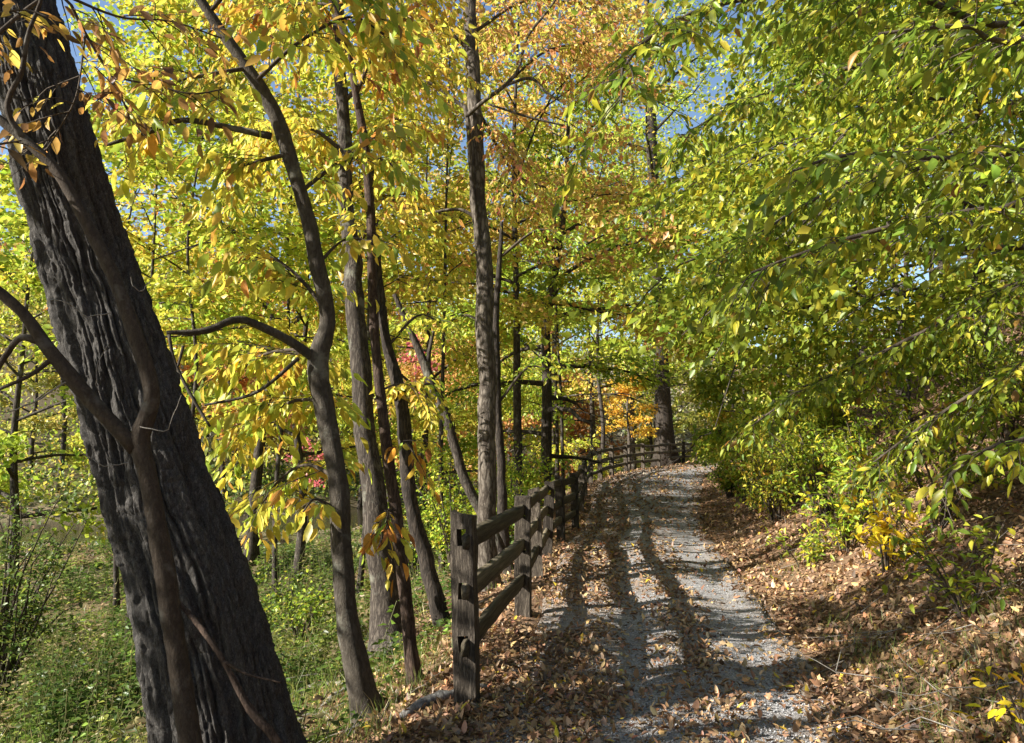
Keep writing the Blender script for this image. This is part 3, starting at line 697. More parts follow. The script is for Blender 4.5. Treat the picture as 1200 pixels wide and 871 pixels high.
for l in [[(195, 690, 3.5, 4), (235, 735, 3.42, 7), (262, 775, 3.4, 6), (292, 830, 3.4, 9), (318, 860, 3.4, 10), (345, 905, 3.45, 10)]]:
    p, r = pixpath(l, 30); b = p[-1].copy(); vroot = thing('woody_vine', 'thin reddish vine stem crossing the foot of the leaning trunk', 'vine', b); m = MB(); tubes(m, p, r, 7, .15, rng); m.build('stem', M_VINE, vroot, smooth=True)
    m = MB(); q, r = pixpath([(262, 775, 3.4, 4), (290, 790, 3.35, 3), (330, 800, 3.3, 2)], 12); tubes(m, q, r, 5, .1, rng); m.build('side_stem', M_VINE, vroot, smooth=True)
for l in [[(128, 368, 3.36, 2.2), (104, 371, 3.33, 2), (84, 361, 3.3, 1.5), (62, 355, 3.3, 1)], [(80, 448, 3.33, 3), (45, 470, 3.3, 2.5), (10, 480, 3.28, 2), (-20, 473, 3.25, 1.5)], [(165, 500, 3.36, 2), (192, 508, 3.34, 1.6), (206, 490, 3.32, 1.3), (214, 468, 3.3, 1)],
          [(176, 330, 3.4, 2), (160, 345, 3.36, 1.6), (150, 330, 3.34, 1)], [(150, 540, 3.36, 1.5), (120, 545, 3.32, 1.2), (90, 530, 3.3, 1)], [(120, 470, 3.36, 1.5), (112, 440, 3.33, 1.2), (125, 405, 3.33, 1)]]:
    p, r = pixpath(l, 12); p = p + np.cumsum(rng.standard_normal(p.shape) * .004, 0); m = MB(); tubes(m, p, np.maximum(r * .7, .0016), 4, 0, rng, cap=False); m.build('twig', M_DEAD, sap, smooth=True)

GOLD2 = [(4, .46, .37, .05), (2, .43, .30, .045), (5, .34, .35, .045), (3, .22, .28, .035), (.5, .38, .20, .04)]
near_tree('curved_tree', 'slender sinuous grey trunk with drooping yellow leaves left of the fence end', [(432, 865, 5.5, 35), (424, 810, 5.5, 29), (410, 720, 5.5, 26), (401, 640, 5.5, 23), (395, 560, 5.5, 23), (380, 470, 5.5, 24), (376, 425, 5.5, 26), (384, 375, 5.5, 20),
    (372, 310, 5.45, 19), (352, 225, 5.4, 17), (325, 140, 5.3, 17), (290, 80, 5.2, 15), (245, 15, 5.1, 13), (200, -60, 5, 10), (150, -160, 5, 6)], M_SMOOTH,
    limbs=[[(374, 425, 5.5, 13), (345, 403, 5.4, 11), (300, 380, 5.3, 10), (275, 375, 5.2, 9), (240, 388, 5.1, 8), (195, 390, 5.0, 5)], [(198, 392, 5.0, 4), (205, 425, 5, 4), (225, 465, 5, 4), (246, 500, 5, 3)],
           [(318, 160, 5.3, 10), (280, 152, 5.25, 8), (215, 141, 5.2, 7), (175, 155, 5.15, 6), (125, 170, 5.1, 4)], [(215, 405, 5.0, 4), (208, 430, 5, 3), (198, 445, 5, 2)], [(350, 420, 5.4, 5), (300, 460, 5.4, 4), (240, 475, 5.4, 3)]],
    leafy=[([(384, 365, 5.5, 6), (345, 320, 5.7, 4), (310, 300, 5.8, 3), (290, 320, 5.8, 2)], .8), ([(378, 420, 5.5, 6), (340, 410, 5.8, 4), (300, 420, 6.0, 3), (270, 450, 6, 2)], .9),
           ([(382, 470, 5.5, 6), (345, 470, 5.8, 4), (310, 490, 6.0, 3), (275, 530, 6, 2)], .9), ([(395, 560, 5.5, 6), (360, 545, 5.7, 4), (330, 560, 5.8, 3), (300, 600, 5.8, 2)], .8),
           ([(398, 600, 5.5, 5), (370, 585, 5.4, 3), (355, 600, 5.3, 2)], .5), ([(372, 310, 5.45, 5), (405, 280, 5.5, 3), (440, 285, 5.5, 2)], .5), ([(352, 225, 5.4, 6), (400, 190, 5.5, 4), (440, 185, 5.5, 3), (470, 200, 5.5, 2)], .7),
           ([(340, 180, 5.3, 6), (300, 190, 5.4, 4), (260, 200, 5.4, 2)], .6), ([(300, 95, 5.2, 6), (350, 50, 5.2, 4), (410, 20, 5.2, 3), (450, 40, 5.2, 2)], .9), ([(290, 80, 5.2, 6), (230, 90, 5.0, 4), (170, 105, 5, 2)], .8),
           ([(245, 15, 5.1, 6), (300, -40, 5, 4), (380, -30, 5, 3), (440, 0, 5, 2)], .9), ([(215, 141, 5.2, 4), (180, 150, 5.1, 3), (140, 140, 5, 2)], .6)],
    pal=GOLD2, leaf=.125, singles=300, seed=2, sp=dict(sub_step=.065, sub_len=.9, leaf_step=.066, hang=1.1, fill=.85, planar=.35))
near_tree('leaning_thin_tree', 'thin crooked reddish-brown stem rising between two grey trunks', [(491, 822, 6, 17), (480, 745, 6, 14), (471, 660, 6, 15), (458, 560, 6, 14), (447, 470, 6, 12), (438, 390, 6, 12), (435, 280, 6, 11), (428, 170, 6, 11), (415, 100, 6, 9), (400, 30, 6, 8), (375, -20, 6, 7), (350, -90, 6, 4)], M_VINE,
    leafy=[([(428, 170, 6, 4), (460, 140, 6, 3), (480, 150, 6.1, 2)], .5), ([(418, 110, 6, 5), (440, 60, 6, 4), (470, 30, 6, 3)], .7), ([(405, 50, 6, 4), (430, 10, 6, 3), (450, -10, 6, 2)], .7), ([(390, 5, 6, 4), (350, 5, 6.2, 3), (310, 20, 6.2, 2)], .7),
           ([(456, 540, 6, 4), (475, 520, 6, 3), (490, 540, 6, 2)], .35), ([(462, 600, 6, 3), (450, 600, 5.9, 2), (435, 630, 5.8, 2)], .4)],
    pal=GOLD2 + AMBER, leaf=.115, singles=220, seed=3, sp=dict(sub_step=.05, sub_len=1.0, leaf_step=.062, hang=.9, fill=.85, planar=.4))
near_tree('grey_tree', 'stout grey lichen-patched trunk just behind the thin reddish stem', [(457, 775, 8.4, 44), (451, 705, 8.5, 35), (440, 620, 8.5, 31), (430, 520, 8.6, 27), (418, 400, 8.7, 23), (408, 250, 8.9, 19), (402, 130, 9, 16), (395, -20, 9, 14), (390, -250, 9.2, 8), (380, -480, 9.4, 3)], M_BARK,
    leafy=[([(412, 300, 8.8, 6), (440, 260, 8.6, 4), (480, 250, 8.5, 2)], 1.0), ([(405, 180, 9, 6), (360, 150, 8.8, 4), (310, 170, 8.6, 2)], 1.2), ([(402, 120, 9, 6), (450, 80, 9, 4), (510, 90, 9, 2)], 1.2), ([(398, 40, 9, 6), (340, 10, 9.2, 4), (280, 30, 9.2, 2)], 1.3),
           ([(396, 0, 9, 6), (440, -40, 9, 4), (500, -20, 9, 2)], 1.3), ([(425, 470, 8.6, 4), (470, 450, 8.8, 3), (500, 470, 8.8, 2)], .7)],
    pal=GOLD, leaf=.12, singles=120, seed=4, sp=dict(sub_step=.07, sub_len=1.1, leaf_step=.065, hang=.7, fill=.95, planar=.4))
near_tree('dark_leaning_tree', 'dark slim trunk leaning left behind the stout grey tree', [(524, 755, 9, 22), (507, 690, 9, 19), (486, 610, 9, 17), (478, 540, 9, 17), (468, 460, 9, 15), (455, 405, 9, 12), (445, 330, 9, 8), (440, 240, 9, 5)], M_DARKB,
    leafy=[([(470, 480, 9, 4), (500, 450, 9.2, 3), (520, 470, 9.2, 2)], .7), ([(455, 405, 9, 4), (490, 370, 9.2, 3), (520, 380, 9.2, 2)], .8)], pal=YELGREEN, leaf=.10, singles=60, seed=5, sp=dict(sub_step=.07, sub_len=.9, leaf_step=.06, hang=.6, fill=.85, planar=.5))
near_tree('forked_dead_tree', 'thin mottled leaning stem with a Y fork behind the fence', [(603, 690, 10.8, 15), (577, 623, 10.8, 13), (545, 560, 10.8, 12), (523, 490, 10.8, 12), (500, 435, 10.8, 11), (480, 385, 10.8, 8), (462, 345, 10.8, 5)], M_BARK,
    limbs=[[(500, 433, 10.8, 6), (503, 412, 10.8, 5), (508, 388, 10.8, 4)]], seed=6)
near_tree('tall_pale_tree', 'tall straight pale trunk standing behind the second fence post', [(573, 715, 10, 26), (571, 640, 10, 23), (569, 520, 10, 21), (570, 420, 10, 21), (568, 330, 10, 21), (562, 230, 10, 19), (556, 120, 10.1, 18), (551, 20, 10.2, 17), (546, -120, 10.4, 16), (540, -300, 10.6, 10), (538, -480, 10.8, 4)], M_PALE,
    limbs=[[(569, 345, 9.95, 7), (562, 290, 9.9, 6), (553, 210, 9.9, 6), (547, 133, 9.9, 6), (535, 120, 9.9, 5), (505, 98, 9.8, 4), (470, 88, 9.8, 4), (452, 72, 9.8, 3)], [(548, 135, 9.9, 6), (568, 118, 9.8, 5), (592, 100, 9.7, 5), (608, 80, 9.7, 4), (617, 45, 9.7, 4), (640, 15, 9.6, 3), (662, -15, 9.6, 3)],
           [(592, 100, 9.7, 4), (622, 92, 9.7, 4), (640, 108, 9.7, 3), (655, 118, 9.7, 2)], [(572, 122, 9.8, 3), (602, 132, 9.8, 3), (630, 140, 9.8, 3), (660, 147, 9.8, 2)], [(568, 265, 10, 5), (540, 246, 10, 4), (500, 252, 10, 4), (478, 265, 10, 3), (458, 278, 10, 2)]],
    leafy=[([(592, 100, 9.7, 3), (640, 60, 9.8, 3), (690, 50, 9.9, 2)], 1.0), ([(556, 120, 10.1, 4), (600, 200, 10.2, 3), (640, 220, 10.3, 2)], .9), ([(552, 40, 10.2, 5), (620, 0, 10.4, 3), (700, 10, 10.4, 2)], 1.2), ([(552, 60, 10.2, 5), (500, 20, 10.2, 3), (450, 30, 10.2, 2)], 1.0)],
    pal=ORANGE, leaf=.10, singles=120, seed=7, sp=dict(sub_step=.08, sub_len=1.1, leaf_step=.065, hang=.7, fill=.85, planar=.4))
near_tree('shaded_tree', 'dark bare trunk right behind the tall pale trunk', [(590, 672, 12, 14), (587, 560, 12, 11), (584, 480, 12, 10), (581, 400, 12, 9), (584, 330, 12, 7), (588, 260, 12, 4)], M_DARKB, seed=8,
    leafy=[([(586, 470, 12, 4), (620, 430, 12, 3), (650, 440, 12, 2)], 1.0), ([(583, 400, 12, 4), (550, 370, 12.2, 3), (520, 380, 12.2, 2)], .9), ([(588, 300, 12, 4), (630, 270, 12, 3), (670, 280, 12, 2)], 1.1)], pal=LIME, leaf=.10, sp=dict(sub_step=.13, sub_len=.9, leaf_step=.08, hang=.5, fill=.85, planar=.5))

# ------------------------------------------------------------------ right-hand trees: broad green sprays hanging over the path
GRN = GREEN + [(1.2, .30, .30, .03)]
def right_near():
    rng = np.random.default_rng(77); bx, by = 5.3, 4.4; bz = float(gz(bx, by)); T0 = np.array([bx, by, bz])
    root = thing('overhanging_tree', 'broad green-leaved tree whose long boughs hang over the right bank', 'tree', T0); mb = MB()
    hs = np.linspace(0, 7, 14); tpn = np.stack([bx - .03 * hs, by + .02 * hs, bz - .3 + hs], 1); stem_to(mb, tpn, .16 * (1 - .09 * hs), 12, .08, rng); mb.build('trunk', M_SMOOTH, root, smooth=True)
    def bough(z, pts, w=(16, 3)):
        a = np.array([bx - .03 * z, by, bz + z]); L = [at(*p) for p in pts]; P = spline(np.vstack([a, L]), 24); n = len(P)
        R = np.linspace(.5 * w[0] * 4 / F, .5 * w[1] * 4 / F, n); m = MB(); tubes(m, P, R, 7, .12, rng); m.build('branch', M_TWIG, root, smooth=True); return P
    B = []
    B += [(bough(4.0, [(1230, 20, 4.6), (1050, -10, 4.5), (900, -5, 4.4), (800, 20, 4.2), (735, 70, 4.0), (728, 120, 3.9)]), 1.0)]
    B += [(bough(3.6, [(1220, 40, 5.6), (1080, 60, 5.4), (960, 90, 5.4), (850, 130, 5.4), (790, 170, 5.4)]), 1.0)]
    B += [(bough(2.6, [(1215, 170, 3.7), (1100, 185, 3.5), (1000, 180, 3.4), (930, 200, 3.3)]), .7)]
    B += [(bough(2.4, [(1210, 232, 4.2), (1150, 246, 4.1), (1060, 262, 4.0), (960, 290, 4.0), (880, 320, 4.0)], (20, 3)), .9)]
    B += [(bough(2.9, [(1220, 120, 6.0), (1100, 160, 6.4), (980, 220, 6.8), (880, 280, 7), (830, 320, 7)]), 1.1)]
    B += [(bough(1.9, [(1220, 320, 5.8), (1120, 370, 6.2), (1020, 420, 6.6), (930, 465, 7), (880, 500, 7)]), 1.0)]
    B += [(bough(1.5, [(1230, 410, 5), (1150, 455, 5.2), (1080, 500, 5.4), (1020, 545, 5.4)]), .8)]
    B += [(bough(1.2, [(1230, 500, 4.0), (1170, 520, 3.9), (1120, 550, 3.9), (1100, 585, 3.9)]), .5)]
    B += [(bough(3.3, [(1230, 40, 3.4), (1130, 30, 3.2), (1030, 40, 3.1)]), .6)]
    tw = MB(); pos, d, n, sz = sprays(B, rng, sub_step=.055, sub_len=.72, leaf=.086, leaf_step=.05, hang=.42, droop=.34, fill=.9, twigmb=tw, start=.2, planar=.6, subang=.15)
    tw.build('twigs', M_TWIG, root, kind='stuff'); put_leaves(root, pos, d, n, sz, pick(GRN, len(pos), rng), 300, rng=rng)
right_near()

def gp(px, Y, dz=0):
    X = (px - 600) / F * Y; return (X, Y, float(gz(X, Y)) + dz)
WT = wood_tree
# green understorey up the right bank
WT('bank_tree', 'green spreading tree on the bank with boughs sloping to the path', gp(1330, 8.6), 8.5, .11, 1.0, 5.2, 20, 13000, GRN, .085, bias=(-1.0, -.15), elev=(8, 40), droop=.34, flat=.3, seed=31, bark=M_SMOOTH, subs=10, hang=.4)
WT('bank_tree', 'thin-trunked green tree higher on the leafy bank', gp(1168, 11.5), 9.5, .10, 1.2, 4.6, 18, 11000, GREEN, .09, bias=(-.8, -.2), elev=(8, 45), droop=.32, flat=.3, seed=32, bark=M_SMOOTH, subs=9, hang=.4)
WT('bank_tree', 'yellowish green low-branched tree midway along the bank', gp(1060, 15), 8.5, .10, .6, 4.4, 18, 11000, GREEN + LIME + GREEN, .09, bias=(-.8, -.2), elev=(5, 45), droop=.30, flat=.3, seed=33, subs=9, hang=.35)
WT('bank_tree', 'lime green tree leaning out where the bank meets the path', gp(935, 19), 8.5, .10, .8, 3.9, 18, 10000, GREEN + LIME + GREEN, .10, bias=(-.6, -.1), elev=(8, 45), droop=.28, flat=.32, seed=34, subs=8)
WT('bank_tree', 'orange and yellow tinged tree at the bend of the path', gp(872, 25), 7.5, .09, .8, 3.3, 16, 8000, YELGREEN + [(2.5, .46, .24, .04)], .11, bias=(-.5, -.1), elev=(8, 45), droop=.25, flat=.35, seed=35, subs=8)
WT('slope_tree', 'compact green tree on the slope behind the broad boughs', gp(1075, 24), 9.5, .10, .8, 3.6, 18, 5200, GREEN + LIME, .12, seed=42, subs=8)
WT('slope_tree', 'tall golden tree above the bend of the path', gp(905, 33), 17, .18, 5, 5.0, 18, 4950, GOLD + LIME, 0.154, bias=(-.3, 0), elev=(15, 60), seed=36, subs=8)
WT('slope_tree', 'yellow-green tree high on the slope behind the bank trees', gp(1010, 25), 13, .15, 2.5, 4.8, 18, 5500, LIME, 0.143, bias=(-.4, 0), seed=37, subs=8)
WT('slope_tree', 'dense green tree high on the slope above the broad boughs', gp(1150, 20), 12, .15, 2, 5.0, 18, 6050, GREEN + LIME, 0.132, bias=(-.4, 0), seed=38, subs=8)
WT('slope_tree', 'pale yellow tree at the top of the slope', gp(1100, 36), 15, .16, 3, 5.5, 16, 4400, YELGREEN, 0.176, seed=39, subs=8)
WT('slope_tree', 'green-gold tree at the upper slope edge', gp(1230, 28), 14, .16, 3, 5.5, 16, 4400, LIME + YELGREEN, 0.165, seed=40, subs=8)
WT('slope_tree', 'golden tree crowning the slope beyond the bend', gp(965, 46), 16, .18, 3, 6, 16, 3850, YELGREEN + GOLD, 0.209, seed=41, subs=8)

# unseen trees added around the viewer to shade the trunk and foreground
WT('shade_tree', 'unseen yellow-leaved tree added for shade on the flat left of the leaning trunk', (-6.4, 1.6, float(gz(-6.4, 1.6))), 11.0, .12, 2.2, 3.0, 22, 2200, GOLD, .13, seed=151, subs=8)
WT('shade_tree', 'unseen golden tree added for shade on the river flat behind the viewer', (-9.5, -3.0, float(gz(-9.5, -3.0))), 11, .14, 4.5, 3.4, 18, 2600, GOLD + LIME, .15, seed=152, subs=8)
WT('shade_tree', 'unseen green tree added for shade on the bank behind the viewer', (5.5, -3.0, float(gz(5.5, -3.0))), 10, .14, 3.0, 4.0, 18, 5000, GREEN, .15, seed=153, subs=8)
WT('shade_tree', 'unseen tall green tree added for shade beside the path behind the viewer', (-1.8, -6.5, float(gz(-1.8, -6.5))), 13, .16, 5.0, 4.2, 18, 5000, LIME, .16, seed=154, subs=8)
# tall canopy trees
TALL = [(75, 53, 24, GOLD + LIME, 'tall gold-green tree behind the leaning trunk'), (195, 54, 25, LIME + GOLD, 'tall lime-gold tree behind the gap beside the leaning trunk'),
        (300, 22, 18, GOLD + AMBER, 'tall deep-gold tree whose crown spreads over the sinuous trunk'), (425, 55, 26, GOLD + YELGREEN, 'tall golden tree behind the stout grey trunk'), (515, 52, 26, YELGREEN + ORANGE, 'tall yellow and orange tree behind the tall pale trunk'),
        (645, 46, 24, ORANGE + GOLD, 'tall orange-gold tree behind the layered lime boughs'), (690, 45, 24, YELGREEN + LIME, 'tall yellow-green tree left of the far great trunk'), (770, 52, 24, YELGREEN + OLIVE, 'tall dull yellow tree behind the far great trunk'),
        (742, 46, 25, YELGREEN + LIME, 'very tall yellow-green tree behind the far great trunk'), (845, 50, 22, GOLD + LIME, 'tall gold tree beyond the bend of the path'), (1010, 33, 18, YELGREEN + GREEN, 'tall mixed green tree on the slope above the bend'), (1260, 19, 15, GREEN + LIME, 'tall green tree at the top of the near slope'), (1120, 27, 18, LIME + GREEN, 'tall lime tree on the upper slope')]
for i, (px, Y, H, pal, lab) in enumerate(TALL):
    H = min(H, 3.6 + .60 * Y)
    WT('canopy_tree', lab, gp(px, Y), H, .2, H * .30, H * .27, 22, 4600 if Y > 24 else 3000, pal, .075 + .0022 * Y, seed=120 + i, subs=9, elev=(15, 60), flat=.6)
for i, (px, Y, H, R, pal, lab) in enumerate([(222, 12.5, 11, 2.6, YELGREEN + GOLD, 'lemon-leaved slender tree behind the arching grey limb'), (330, 14, 12, 2.6, YELGREEN + LIME, 'yellow-green slender tree behind the sinuous trunk'), (425, 14.5, 12.5, 2.7, GOLD + YELGREEN, 'lemon-gold slender tree behind the stout grey trunk'),
        (165, 12.5, 11, 2.6, LIME + YELGREEN, 'lime-leaved slender tree behind the leaning trunk'), (660, 22, 16, 3.8, ORANGE + YELGREEN, 'tall orange-yellow slender tree behind the straight fence'), (150, 16, 13, 2.8, GOLD + LIME, 'gold-lime slender tree behind the leaning trunk, farther than its neighbour'), (520, 14.5, 12.5, 2.5, ORANGE + YELGREEN, 'peach and yellow slender tree left of the tall pale trunk')]):
    WT('slender_tree', lab, gp(px, Y), H, .055, 5.0 if Y < 20 else 7.5, R, 22, 3900, pal, .095, seed=170 + i, subs=9, elev=(10, 55), flat=.55)
# trees left of the path, beyond the fence
WT('lime_tree', 'slim lime-green tree beyond the fence with layered boughs', gp(636, 20), 11.5, .15, 1.6, 4.2, 24, 9500, LIME + GREEN, .10, elev=(5, 50), droop=.2, flat=.28, seed=51, bark=M_BARK, subs=9,
   trunk_pts=[(*at(637, 612, 20), .17), (*at(640, 540, 20), .15), (*at(641, 450, 20), .135), (*at(640, 380, 20), .12), (*at(650, 320, 20), .11), (*at(660, 250, 20), .09), (*at(665, 170, 20), .06), (*at(668, 80, 20), .03)])
WT('lime_tree', 'bright green tree beside the far end of the straight fence', gp(652, 25), 10.0, .08, 2.6, 3.8, 20, 9000, LIME, .11, elev=(8, 50), flat=.3, seed=52, subs=8)
WT('orange_tree', 'tall orange-leaved tree behind the tall pale trunk', gp(610, 17), 14, .12, 5.2, 4.4, 22, 8000, ORANGE, .11, elev=(10, 60), seed=53, subs=8)
WT('yellow_tree', 'yellow-green tree in front of the far great trunk', gp(700, 36), 15, .13, 5.0, 4.4, 20, 8000, YELGREEN + LIME, .14, seed=54, subs=8)
WT('yellow_tree', 'golden tree standing between grey trunk and tall pale trunk', gp(500, 19), 11, .12, 2.0, 3.4, 18, 5100, GOLD + YELGREEN, .115, seed=55, subs=8)
WT('yellow_tree', 'lemon yellow tree behind the dark leaning trunk', gp(460, 52), 17, .16, 3, 5.5, 18, 5500, YELGREEN, .19, seed=56, subs=8)
WT('coral_tree', 'low coral-orange tree seen between yellow trees', gp(535, 45), 11.5, .12, 3.5, 4.6, 16, 6000, ORANGE + RUST, .17, seed=57, subs=8)
WT('yellow_tree', 'gold-leaved tree behind the sinuous trunk', gp(352, 17), 10.5, .12, 3.0, 3.0, 18, 3800, GOLD + YELGREEN, .12, seed=58, subs=8)
WT('yellow_tree', 'pale lime-yellow tree right of the leaning trunk', gp(245, 56), 17, .16, 4, 5.5, 18, 5500, LIME + YELGREEN, .2, seed=59, subs=8)
WT('yellow_tree', 'leafy yellow-green tree left of the leaning trunk', gp(30, 17), 9.5, .12, 2.0, 3.6, 18, 9000, YELGREEN + LIME, .12, seed=60, subs=8)
WT('orange_tree', 'burnt-orange tree near the river bank', gp(265, 29), 9.5, .12, 4.0, 3.2, 16, 6000, AMBER + RUST, .15, seed=61, subs=8)
WT('amber_tree', 'small amber-leaved tree beside the far great trunk', gp(736, 37), 5.6, .12, 2.2, 1.5, 14, 1500, [(3, .48, .30, .04), (2, .46, .24, .04), (2, .45, .36, .04)], .12, seed=62, bark=M_PALE, subs=7)
WT('yellow_tree', 'golden-green tree behind the lime-green layered boughs', gp(600, 46), 16, .16, 3, 5.6, 18, 8000, GOLD + LIME, .15, seed=63, subs=8)
WT('red_shrub', 'bright crimson shrub glimpsed beyond the yellow leaves', gp(486, 34, 0), 8.8, .06, 6.5, 1.0, 8, 260, RED, .16, seed=64, subs=6)
WT('red_shrub', 'small pink-red shrub glimpsed by the sinuous trunk', gp(362, 33, 0), 4.6, .05, 2.8, 0.8, 8, 160, RED, .14, seed=65, subs=6)
WT('great_far_tree', 'massive dark trunk standing behind the bend of the fence', (*at(780, 540, 40.5)[:2], float(gz(*at(780, 540, 40.5)[:2]))), 26, .55, 9.5, 6.5, 22, 5200, YELGREEN + LIME, .16, seed=66, bark=M_DARKB, subs=8, sides=12, flat=.6,
   trunk_pts=[(*at(781, 548, 40.5), .62), (*at(780, 525, 40.5), .50), (*at(777, 470, 40.5), .44), (*at(773, 400, 40.5), .40), (*at(770, 330, 40.5), .37), (*at(765, 200, 40.5), .32), (*at(760, 50, 40.5), .22), (*at(757, -20, 40.5), .1)])
# beyond the river and straight ahead
far = [(40, 56, 15, OLIVE, 'olive tree across the river left of the leaning trunk'), (150, 60, 18, YELGREEN, 'yellowish tree across the river behind the leaning trunk'), (225, 58, 14, GREY, 'grey-twigged tree across the river'),
       (300, 62, 17, RUST, 'rusty brown tree across the river'), (380, 64, 19, YELGREEN, 'tall yellow-green tree across the river behind the sinuous trunk'), (450, 68, 18, AMBER, 'amber tree across the river'),
       (530, 74, 19, OLIVE, 'olive-green tree across the river behind the pale trunk'), (610, 86, 20, YELGREEN, 'far yellow-green tree beyond the lime boughs'),
       (668, 60, 11, RUST, 'brownish-red tree beyond the fence bend'), (712, 70, 13, GREY, 'grey bare-looking tree beyond the amber tree'), (765, 66, 13, OLIVE, 'olive tree behind the far great trunk'),
       (815, 74, 14, GREY, 'grey-green tree closing the view down the path'), (860, 60, 15, OLIVE, 'dull green tree beyond the bend')]
for i, (px, Y, H, pal, lab) in enumerate(far):
    WT('distant_tree', lab, gp(px, Y), H, .2, H * .12, H * .34, 18, 3800, pal, .27, seed=80 + i, subs=8, group=None, flat=.6, tilt=.7)

# far wood on the hills
rng = np.random.default_rng(90); mb = MB(); tw = MB(); npos = []; ncol = []
for i in range(330):
    px = rng.uniform(-80, 1300); Y = rng.uniform(78, 190); X = (px - 600) / F * Y
    q = float(river(np.array([X]), np.array([Y]))[0])
    if abs(q) < 10: continue
    z = float(gz(X, Y)); H = rng.uniform(12, 20); R = H * .28
    tubes(tw, np.array([[X, Y, z - .3], [X + .3, Y, z + H * .5], [X, Y, z + H * .95]]), np.array([.22, .16, .05]), 4, 0, rng, cap=False)
    k = 150; dirs = nrm(rng.standard_normal((k, 3))) * (rng.random((k, 1)) ** .4); npos.append(np.array([X, Y, z + H * .6]) + dirs * np.array([R, R, H * .42]))
    pal = [OLIVE, GREY, YELGREEN, RUST, GREY, OLIVE][rng.integers(0, 6)]; ncol.append(pick(pal, k, rng, .2))
npos = np.concatenate(npos); ncol = np.concatenate(ncol); k = len(npos)
add_leaves(mb, npos, nrm(rng.standard_normal((k, 3))), nrm(rng.standard_normal((k, 3)) + UP), rng.uniform(.6, 1.4, k), ncol, leaf_mid(.1, .15, .4))
X, Y = rng.uniform(-60, 60, 90000), rng.uniform(36, 100, 90000); qv = river(X, Y); k = (np.abs(X / Y) < .8) & (((qv > RIVW) & (qv < RIVW + 30)) | ((qv < -RIVW - 1) & (Y > 46) & (X < xf(Y) - .5))); X, Y = X[k][:34000], Y[k][:34000]; k = len(X)
hh = np.clip((fbm(X * .35, Y * .35, 95) - .2) * 5.5, .4, 3.6); Z = gz(X, Y) + hh * rng.random(k) ** .7
pc = np.where((fbm(X * .2, Y * .2, 97) > .5)[:, None], pick(OLIVE, k, rng), pick(WEED + YELGREEN, k, rng))
add_leaves(mb, np.stack([X, Y, Z], 1), nrm(rng.standard_normal((k, 3))), nrm(rng.standard_normal((k, 3)) + UP), rng.uniform(.18, .42, k), pc, leaf_mid(.1, .15, .36))
X, Y = rng.uniform(-60, 12, 60000), rng.uniform(34, 80, 60000); qv = river(X, Y); k = (X / Y > -.75) & (qv > RIVW - .3) & (qv < RIVW + 6); X, Y = X[k][:14000], Y[k][:14000]; k = len(X)
Z = gz(X, Y) + np.clip((fbm(X * .5, Y * .5, 99) - .15) * 4, .5, 3.0) * rng.random(k) ** .8
add_leaves(mb, np.stack([X, Y, Z], 1), nrm(rng.standard_normal((k, 3))), nrm(rng.standard_normal((k, 3)) + UP), rng.uniform(.16, .36, k), pick([(3, .05, .07, .018), (2, .09, .11, .025), (1, .16, .16, .05), (.6, .18, .10, .04)], k, rng, .25), leaf_mid(.1, .15, .36))
o = mb.build('far_wood', M_LEAF); tag(o, 'distant autumn wood covering the hills behind the trees', 'wood', kind='stuff'); tr_o = tw.build('trunks', M_BARK, o); tr_o['kind'] = 'stuff'

X, Y = rng.uniform(4, 60, 90000), rng.uniform(12, 70, 90000); r_b = X - xr(Y); k = (r_b > 3.0) & (X / Y < .85) & (fbm(X * .3, Y * .3, 98) > .34); X, Y = X[k][:15000], Y[k][:15000]; k = len(X)
Z = gz(X, Y) + np.clip((fbm(X * .4, Y * .4, 96) - .2) * 6, .4, 4.2) * rng.random(k) ** .8; mb = MB()
add_leaves(mb, np.stack([X, Y, Z], 1), nrm(rng.standard_normal((k, 3))), nrm(rng.standard_normal((k, 3)) + UP), rng.uniform(.10, .26, k) * np.interp(Y, [12, 50], [.8, 1.5]), pick(GREEN + [(2, .06, .09, .015), (1.5, .30, .26, .05)], k, rng, .25), leaf_mid(.1, .15, .34))
o = mb.build('hillside_brush', M_LEAF); tag(o, 'green brush growing over the upper part of the slope', 'brush', kind='stuff')
